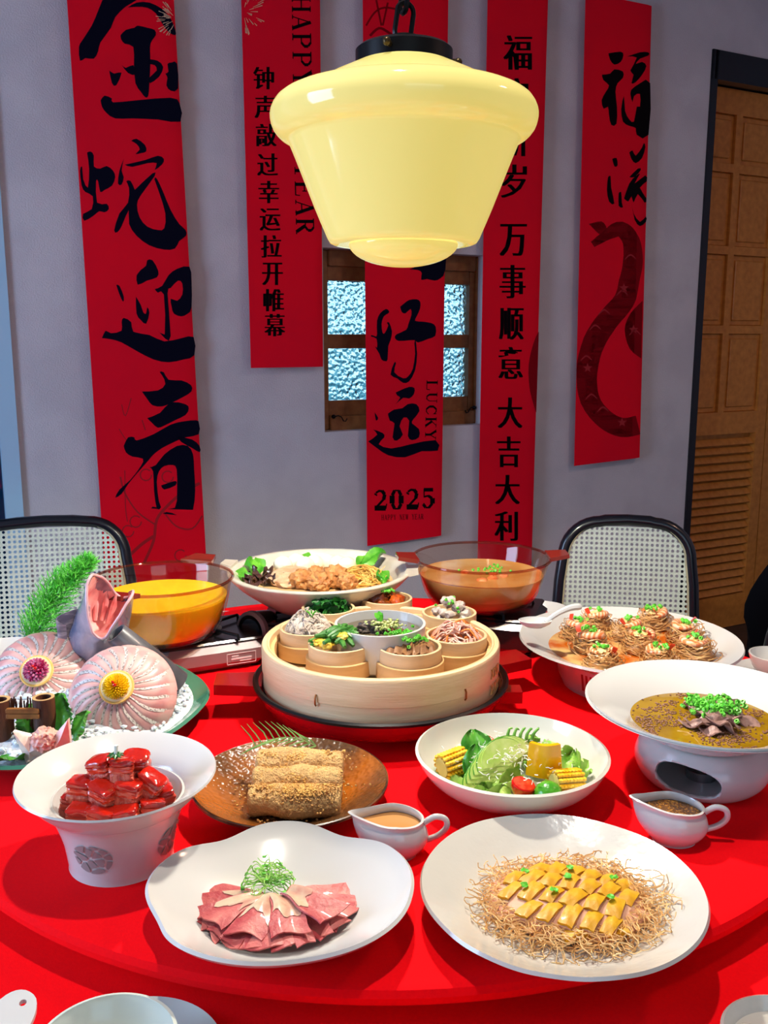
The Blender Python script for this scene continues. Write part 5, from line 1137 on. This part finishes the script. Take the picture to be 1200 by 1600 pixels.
for i in range(9): tag(MB().sheet(lambda u, v: ((u - .5) * .026, (v - .5) * .022, .009 * math.sin(u * 5 + i) * math.cos(v * 5 + i * 2)), 8, 8, th=.0016, mat=R3(rr.uniform(-.8, .8), rr.uniform(-.8, .8), i)).build('wood_ear', fung, loc=N0 + Vector((-.098 + rr.gauss(0, .016), -.030 + rr.gauss(0, .018), .060))), 'dark wood-ear mushroom piece at the left of the noodle platter', 'mushroom', 'wood-ear mushrooms')
pak = M('pak_choi', (58, 140, 30), .35, c2=(120, 190, 60), sc=40, lo=.4, hi=.75)
for i, (x, y, z, rx, ry, rz, w, l, lab) in enumerate(((-.118, .012, .060, .5, .2, .3, .040, .048, 'pak choi leaf at the left rim above the mushrooms'), (-.128, -.030, .058, .2, -.2, .9, .034, .042, 'pak choi leaf lying at the far left of the noodle platter'), (-.018, .082, .062, .3, 0, 1.2, .034, .036, 'pak choi leaf behind the white fish balls'), (.076, .058, .062, .5, .1, -1.0, .044, .062, 'large pak choi leaf at the back right of the noodle platter'), (.116, -.034, .056, .4, .1, .2, .026, .034, 'small pak choi leaf at the right rim by the noodles'))):
    leaf('pak_choi_leaf', lab, pak, N0 + Vector((x, y, z)), rx, ry, rz, w, l, .007, 12, 'leaf', group='pak choi leaves')

# ------------------------------------------------------------------ sashimi platter on ice
dc = Vector((-.462, 1.262, T))
tag(MB().lathe(shell(smooth_path([(0, 0), (.09, 0), (.10, .003), (.15, .012), (.19, .026), (.206, .036)], 3), .005), 110, warp=lambda x, y, z: (x * (1 + .012 * math.sin(7 * math.atan2(y, x))), y * (1 + .012 * math.sin(7 * math.atan2(y, x))), z)).build('ice_platter', M('celadon_glaze', (62, 128, 104), .18, coat=.5), loc=dc), 'green glazed platter of crushed ice with raw fish', 'platter')
ice = M('crushed_ice', (236, 240, 242), .18, c2=(214, 222, 228), sc=90, sss=.2, bump=1.0, bsc=120, coat=.4)
mb = MB(); rr = random.Random(55)
def icez(x, y): r = math.hypot(x, y); return .034 + .030 * max(0, 1 - (r / .18) ** 2) + .022 * max(0, y / .2) * max(0, 1 - (r / .18) ** 2)
mb.lathe([(0, .012), (.10, .012), (.184, .027)] + [(.184 - i * .0115, .03) for i in range(17)], 70, warp=lambda x, y, z: (x, y, z if z < .0285 else icez(x, y) - .004 + .005 * noise.noise(Vector((x, y, 0)) * 60)))
for _ in range(900):
    a = rr.uniform(0, 6.28); r = .178 * math.sqrt(rr.random()); x, y = r * math.cos(a), r * math.sin(a)
    mb.blob((x, y, icez(x, y)), (rr.uniform(.003, .006), rr.uniform(.003, .006), rr.uniform(.002, .004)), .4, 1.5, 1, seed=rr.random() * 9)
tag(mb.build('crushed_ice', ice, loc=dc, ang=25, recalc=False), 'crushed ice heaped on the green platter', 'ice', kind='stuff')
fish = M('raw_fish', (226, 172, 164), .38, c2=(214, 150, 146), sc=30, sss=.25, coat=.1); fskin = M('fish_skin_edge', (128, 114, 106), .35, c2=(206, 196, 188), sc=420, det=2, lo=.36, hi=.52)
def rosette(px, py, y, label, n, r1, nrm, flower, flabel, petal_m, core_m, llabel):
    C = atd(px, py, y); nv = Vector(nrm).normalized(); Q = nv.to_track_quat('Z', 'Y').to_matrix().to_4x4()
    for i in range(n):
        s = thing('fish_slice', label, 'fish slice', C, group=label)
        s.rotation_euler = (Q @ Matrix.Rotation(i * 2 * PI / n, 4, 'Z')).to_euler(); A = 2 * PI / n * 1.7
        def fn(u, v, lift=0):
            r = .016 + (r1 - .016) * v; a = (u - .5) * A * (1 - .15 * v)
            hz = .030 * (1 - (r / r1) ** 2.6) - .002 + .006 * u + .004 * math.sin(PI * u) - .010 * max(0, v - .85) / .15 + lift
            a += .34 * v * v + .03 * math.sin(v * 6 + i * 1.7); return (r * math.cos(a), r * math.sin(a), hz)
        MB().sheet(fn, 6, 10, th=.0022).build('flesh', fish, s)
        MB().sheet(lambda u, v: fn(.84 + .20 * u, .10 + .90 * v, .0024), 3, 10, th=.0008).build('skin_edge', fskin, s)
    # core that carries the slices
    Mx = Matrix.Translation(C) @ Q
    tag(MB().blob((0, 0, 0), (r1 * .9, r1 * .9, .022), .05, 2, 3).build('ice_core', ice, loc=None), 'ice mound carrying the ' + flower + ' fish rosette', 'ice').matrix_world = Mx @ Matrix.Translation((0, 0, -.004))
    L = thing('lemon_slice', llabel, 'lemon slice', C, group='lemon slices'); L.matrix_world = Mx @ Matrix.Translation((0, 0, .038))
    MB().lathe([(0, 0), (.0225, 0), (.0235, .002), (.0225, .004), (0, .004)], 40).build('rind', M('lemon_rind', (226, 176, 84), .4, c2=(236, 196, 110), sc=60), L)
    MB().lathe([(0, .0035), (.0205, .0035), (.0205, .0045), (0, .0047)], 40).build('pith', M('lemon_pith', (244, 222, 176), .35, coat=.3), L)
    F = thing('chrysanthemum', flabel, 'flower', C); F.matrix_world = Mx @ Matrix.Translation((0, 0, .0425))
    mb = MB(); r = random.Random(n)
    N_ = 150 if flower == 'yellow' else 70
    for i in range(N_):
        t = (i + .5) / N_; el = math.acos(1 - t) ; az = i * 2.39996; Lp = .0182 if flower == 'yellow' else .0180
        d = Vector((math.sin(el) * math.cos(az), math.sin(el) * math.sin(az), .75 * math.cos(el))) * Lp
        w = .0011 if flower == 'yellow' else .0021; sd = Vector((-math.sin(az), math.cos(az), 0))
        mb.tube([d * .2, d * .65, d * .95, d * 1.0 + Vector((0, 0, .001))], [w * .7, w, w * .9, w * .3], 5)
    mb.build('petals', petal_m, F, recalc=False)
    MB().blob((.001, -.002, .0145), (.0028, .0024, .0035), .2, 2, 2).blob((-.002, .002, .014), (.002, .002, .003), .2, 2, 2, seed=2).build('berry', core_m, F)
ybl = M('flower_yellow', (250, 214, 10), .5, c2=(240, 190, 6), sc=200); mag = M('flower_magenta', (172, 24, 84), .45, c2=(224, 150, 186), sc=160, lo=.45, hi=.7); berry = M('red_berry', (214, 24, 10), .25, coat=.4)
rosette(66, 1062, 1.285, 'pink fish slice of the rosette with the magenta flower', 22, .074, (.12, -.78, .62), 'magenta', 'magenta chrysanthemum on a lemon slice in the left fish rosette', mag, berry, 'lemon slice under the magenta flower')
rosette(191, 1086, 1.215, 'pink fish slice of the rosette with the yellow flower', 22, .072, (.06, -.80, .60), 'yellow', 'yellow chrysanthemum on a lemon slice in the right fish rosette', ybl, berry, 'lemon slice under the yellow flower')
# fish head, mouth open
H0 = atd(150, 1022, 1.36); hd = thing('cut_fish', 'raw fish head standing on ice with its mouth wide open', 'fish head', H0)
hw = lambda x, y, z: (x * .78 * (1 + .10 * math.sin(z * 50)) + .004 * noise.noise(Vector((x, y, z)) * 70) + .016 * (max(0, z) / .1) ** 1.6, y * 1.12 + .004 * noise.noise(Vector((y, z, x)) * 70), z - (.30 * x * max(0, z - .05) / .06) + .026 * math.cos(2 * math.atan2(y, x)) * (max(0, z) / .096) ** 2)
hsk = M('fish_skin', (92, 98, 122), .22, c2=(168, 148, 156), sc=22, det=5, lo=.4, hi=.6, coat=.5, c3=(226, 190, 190)); pinkm = M('mouth_pink', (250, 190, 182), .3, c2=(220, 104, 108), sc=38, det=4, coat=.4, sss=.2, lo=.4, hi=.7)
mx_h = R3(.42, .22, 0)
MB().lathe([(.022, -.02), (.034, .0), (.040, .022), (.042, .045), (.040, .065), (.038, .083), (.037, .096), (.035, .096), (.036, .080)], 60, warp=hw, mat=mx_h).build('head_skin', hsk, hd)
MB().lathe([(.0355, .0965), (.036, .088), (.035, .070), (.031, .052), (.022, .040), (.010, .034), (0, .033)], 60, warp=hw, mat=mx_h).build('mouth_lining', pinkm, hd)
MB().tube([mx_h @ Vector(hw(.036 * math.cos(a), .036 * math.sin(a), .096)) for a in [i * 2 * PI / 40 for i in range(40)]], .0018, 8, closed=True).build('lip', M('fish_lip', (206, 160, 166), .3, coat=.4), hd)
for k_ in (-.5, 0, .5): MB().tube([mx_h @ Vector((.034 * math.sin(k_) * .78, .037 * math.cos(k_), .080)), mx_h @ Vector((.031 * math.sin(k_) * .78, .033 * math.cos(k_), .062)), mx_h @ Vector((.018 * math.sin(k_), .020 * math.cos(k_), .042))], [.001, .004, .003], 8).build('palate_ridge', pinkm, hd)
MB().sheet(lambda u, v: ((-.040 + .010 * v) * math.cos((u - .5) * 2.2 - .35 + PI) * -1 - .002, -.036 * math.sin(.4 + u * 1.5) * 1.12, .070 - .062 * v - .02 * u), 14, 10, th=.002, mat=R3(0, .1, .1)).build('gill_cover', M('gill_plate', (196, 176, 184), .2, c2=(130, 116, 130), sc=40, stretch=(1, 1, 4), coat=.5), hd)
mb = MB()
for i in range(9): mb.tube(smooth_path([(-.040 + .002 * i, -.020 - .001 * i, .020 - .003 * i), (-.022 + .003 * i, -.036, .004 - .002 * i), (.006 + .003 * i, -.034, .002 - .0012 * i)], 4), .0016, 5)
mb.build('gill_filaments', M('gill_stripes', (226, 206, 208), .3, c2=(180, 150, 156), sc=90, coat=.3), hd)
MB().blob((0, 0, 0), .0055, 0, 1, 2, mat=None).build('eye', M('fish_eye', (150, 162, 166), .1, coat=.8), hd, loc=mx_h @ Vector((.049, -.012, .056)))
hd.scale = (1.18, 1.18, 1.18)
# dark tube lying across the ice
a_, b_ = atd(181, 989, 1.27), atd(272, 1072, 1.30); dv = (b_ - a_); Lr = dv.length; Mt = Matrix.Translation(a_) @ dv.to_track_quat('Z', 'Y').to_matrix().to_4x4()
o = MB().lathe([(.0135, 0), (.0155, 0), (.0165, .002), (.022, Lr * .5), (.026, Lr), (.022, Lr + .001), (.018, Lr * .5), (.0125, .006), (.0135, 0)], 40).build('dark_tube', M('dark_grey_tube', (92, 90, 94), .35, c2=(44, 43, 47), sc=8, coat=.3)); o.matrix_world = Mt
tag(o, 'dark grey hollow tapered tube lying between fish head and right rosette', 'tube')
# asparagus fern plume
base, tip = atd(44, 1018, 1.36), atd(146, 874, 1.42)
fe = thing('fern_plume', 'feathery bright green asparagus fern plume beside the fish head', 'fern', base); dv = tip - base
stem = [dv * t + Vector((-.012 * math.sin(PI * t), 0, .010 * math.sin(PI * t))) for t in [i / 14 for i in range(15)]]
MB().tube(stem, .0016, 5).build('stem', M('fern_stem', (70, 120, 40), .5), fe)
mb = MB(); rr = random.Random(66)
for i in range(230):
    t = .02 + .96 * i / 230; k_ = int(t * 14); p = stem[k_].lerp(stem[min(14, k_ + 1)], t * 14 - k_)
    a = i * 2.4; ax = dv.normalized(); e1 = ax.orthogonal().normalized(); e2 = ax.cross(e1)
    d = (e1 * math.cos(a) + e2 * math.sin(a) + ax * .75).normalized() * (.040 * (1 - t) ** .55 + .005) * rr.uniform(.8, 1.1); d.y *= .7
    for j in range(7):
        q = p + d * (j + 1) / 7
        for s in range(2): mb.tube([q, q + (Vector((rr.uniform(-1, 1), rr.uniform(-1, 1), rr.uniform(-.3, 1))) + d.normalized() * .8).normalized() * .009], [.0007, .0003], 3)
    mb.tube([p, p + d], .0005, 3)
mb.build('fronds', M('fern_green', (62, 172, 40), .45, c2=(108, 206, 72), sc=90), fe, recalc=False)
# little bamboo fence
fn_ = thing('bamboo_fence', 'small brown bamboo fence ornament at the left edge of the platter', 'fence', atd(38, 1172, 1.135)); bark = M('brown_bamboo', (96, 50, 28), .6, c2=(66, 32, 18), sc=60, stretch=(1, 1, .2), bump=.6, bsc=120); inner = M('bamboo_cut', (196, 156, 104), .6)
def local(px, py, y=1.135): return atd(px, py, y) - fn_.location
for px, p0, p1 in ((5, 1175, 1094), (72, 1150, 1090)):
    A, B = local(px, p0), local(px, p1); h_ = B.z - A.z
    MB().lathe([(.0135, 0), (.0145, 0), (.0140, h_), (.0125, h_ + .0005), (.0095, h_), (.0095, h_ - .03), (.0095, 0), (.0135, 0)], 28, c=A).build('post', bark, fn_)
    MB().lathe([(.0098, h_ + .0004), (.0138, h_ + .0008), (.0138, h_ + .0012), (.0098, h_ + .0009), (.0098, h_ + .0004)], 28, c=A).build('cut_end', inner, fn_)
A, B = local(10, 1116, 1.122), local(62, 1113, 1.122)
for k_ in (-.0035, .0035): MB().box(((A + B) / 2) + Vector((0, 0, k_)), ((B - A).length, .006, .0062), bev=.001).build('rail', M('bamboo_rail', (150, 96, 44), .5, c2=(120, 72, 30), sc=50), fn_)
rr = random.Random(5)
for i in range(20):
    px = 16 + i * 2.2 + rr.uniform(-1, 1); MB().tube([local(px, 1160 - rr.uniform(0, 20)), local(px + rr.uniform(-3, 3), 1128), local(px + rr.uniform(-2, 2), 1094 - rr.uniform(-4, 6))], .0011, 5).build('twig', bark, fn_)
# shiso leaves, petal slices and fish paste at the front
shis = M('shiso', (44, 120, 30), .4, c2=(82, 156, 52), sc=50, coat=.2)
for i, (px, py, y, rx, ry, rz, w, l, lab) in enumerate(((50, 1150, 1.13, 1.1, .2, .5, .045, .05, 'shiso leaf behind the fish paste, left of the others'), (88, 1140, 1.13, 1.15, -.1, -.2, .05, .055, 'shiso leaf standing behind the fish paste beside the post'), (118, 1155, 1.12, 1.0, -.3, -.8, .045, .045, 'shiso leaf at the right of the fish paste'), (28, 1185, 1.09, .3, .2, 2.6, .04, .06, 'shiso leaf lying at the front left of the platter'))):
    leaf('shiso_leaf', lab, shis, atd(px, py, y), rx, ry, rz, w, l, .004, 12, 'leaf', serr=.28, group='shiso leaves')
sq = M('squid_slice', (240, 214, 202), .35, c2=(232, 190, 178), sc=60, sss=.2, coat=.2)
for poly, lab in ((((20, 1143), (48, 1150), (64, 1168), (66, 1192), (46, 1206), (38, 1185)), 'triangular pale fish petal left of the fish paste'), (((106, 1124), (110, 1166), (80, 1178), (84, 1150)), 'triangular pale fish petal right of the fish paste'), (((42, 1190), (62, 1172), (70, 1188), (52, 1205)), 'triangular pale fish petal below the fish paste')):
    P = [atd(x, y, 1.078 + .010 * (i_ % 2)) for i_, (x, y) in enumerate(poly)]; cc = sum(P, Vector()) / len(P); mb = MB(); V = [p - cc for p in P]; n_ = len(V)
    back = [v + Vector((.001, .004, .001)) for v in V]; mb.add(V + back + [Vector((0, -.003, 0)), Vector((0, .005, 0))], [[i, (i + 1) % n_, 2 * n_] for i in range(n_)] + [[n_ + (i + 1) % n_, n_ + i, 2 * n_ + 1] for i in range(n_)] + [[i, n_ + i, n_ + (i + 1) % n_, (i + 1) % n_] for i in range(n_)])
    tag(mb.build('fish_petal', sq, loc=cc), lab, 'fish slice', 'pale fish petals')
tag(MB().blob((0, 0, 0), (.017, .016, .016), .20, 5.5, 4, seed=9).build('fish_paste', M('fish_paste', (230, 178, 160), .45, c2=(216, 156, 138), sc=60, bump=.5, bsc=140, sss=.15), loc=atd(71, 1156, 1.09)), 'rough ball of pink fish paste at the front of the ice platter', 'fish paste')

# ------------------------------------------------------------------ tableware around the edge
def dish(name, label, px, py, z0, R, h, prof=None, cat='dish', m=white):
    p = at(px, py, z0 + h); p.z = z0
    o = MB().lathe(shell(smooth_path(prof or [(0, 0), (R * .5, 0), (R * .55, .002), (R * .85, h * .6), (R, h)], 3), .003), 72).build(name, m, loc=p); return tag(o, label, cat)
celadon_w = M('greenish_porcelain', (200, 206, 196), .18, coat=.4)
dish('rice_bowl', 'white rice bowl cut off at the bottom left of the photo', 165, 1627, TT + .008, .056, .040, [(0, 0), (.026, 0), (.028, .004), (.045, .018), (.054, .034), (.056, .040)], 'bowl', celadon_w)
dish('saucer', 'white saucer under the rice bowl at the bottom left', 205, 1660, TT, .076, .014, cat='saucer', m=celadon_w)
s = thing('porcelain_spoon', 'white porcelain spoon with a hole in its handle, bottom left corner', 'spoon', at(-20, 1625, TT + .02)); s.location.z = TT
hp = [(-.015, -.02), (.0, -.028), (.018, -.022), (.030, -.004), (.034, .016), (.030, .032), (.018, .040), (.006, .038), (-.004, .026), (-.012, .005)]; hp = [tuple(p) for p in smooth_path(hp + [hp[0]], 3)[:-1]]; nh = len(hp)
hcirc = [(.020 + .0032 * math.cos(-a), .028 + .0032 * math.sin(-a)) for a in [i * PI / 6 for i in range(12)]]
tri = tessellate_polygon([[Vector((x, y, 0)) for x, y in hp], [Vector((x, y, 0)) for x, y in hcirc]]); allp = hp + hcirc; n_ = len(allp)
mb = MB().add([(x, y, .026 + .25 * y) for x, y in allp] + [(x, y, .022 + .25 * y) for x, y in allp], tri + [[t[2] + n_, t[1] + n_, t[0] + n_] for t in tri] + [[i, (i + 1) % nh, n_ + (i + 1) % nh, n_ + i] for i in range(nh)] + [[nh + i, nh + (i + 1) % 12, n_ + nh + (i + 1) % 12, n_ + nh + i] for i in range(12)])
mb.build('handle', white, s, ang=30)
MB().lathe(shell([(0, 0), (.012, 0), (.022, .008), (.025, .018)], .003), 32, c=(-.012, -.055, .0), warp=lambda x, y, z: (x, y * 1.5, z)).build('spoon_bowl', white, s)
fd_ = thing('floral_dish', 'white dish with embossed petals cut off at the bottom right corner', 'dish', at(1236, 1628, TT + .012)); fd_.location.z = TT
MB().lathe(shell(smooth_path([(0, 0), (.045, 0), (.050, .003), (.0565, .013)], 3), .0032), 72).build('dish_body', cream, fd_)
for i in range(6):
    a = i * PI / 3 + .25
    MB().blob((.026 * math.cos(a), .026 * math.sin(a), .0035), (.018, .0085, .0022), .04, 1, 3, mat=Matrix.Rotation(a, 4, 'Z')).build('petal', cream, fd_)
dish('tea_cup', 'small white cup at the right edge beyond the soup bowl', 1212, 1022, TT + .006, .045, .042, [(0, 0), (.02, 0), (.022, .004), (.036, .016), (.043, .034), (.045, .042)], 'cup')
dish('saucer', 'white saucer under the cup at the right edge', 1205, 1048, TT, .062, .010, cat='saucer')
dish('side_plate', 'white side plate behind the stove dial at left', 352, 972, TT, .075, .02, cat='plate'); dish('side_plate', 'white side plate between the right glass pot and shrimp platter', 846, 951, TT, .06, .03, cat='plate')
dish('side_plate', 'white plate edge at the far left behind the fish rosettes', 5, 1016, TT + .004, .075, .03, cat='plate')
sp_ = thing('serving_spoon', 'white serving spoon lying across the rim of the shrimp platter', 'spoon', atd(852, 972, 1.40))
MB().tube(smooth_path([(0, 0, 0), (.018, .004, .012), (.040, .010, .020), (.058, .014, .021)], 4), [.004, .004, .0042, .0045, .0045, .0045, .0048, .005, .0052, .0054, .0056, .0055, .004], 8).build('handle', white, sp_)
MB().lathe(shell([(0, -.006), (.010, -.005), (.017, .001), (.019, .006)], .002), 28, c=(-.016, -.002, -.002), warp=lambda x, y, z: (x * 1.4, y, z)).build('spoon_bowl', white, sp_)
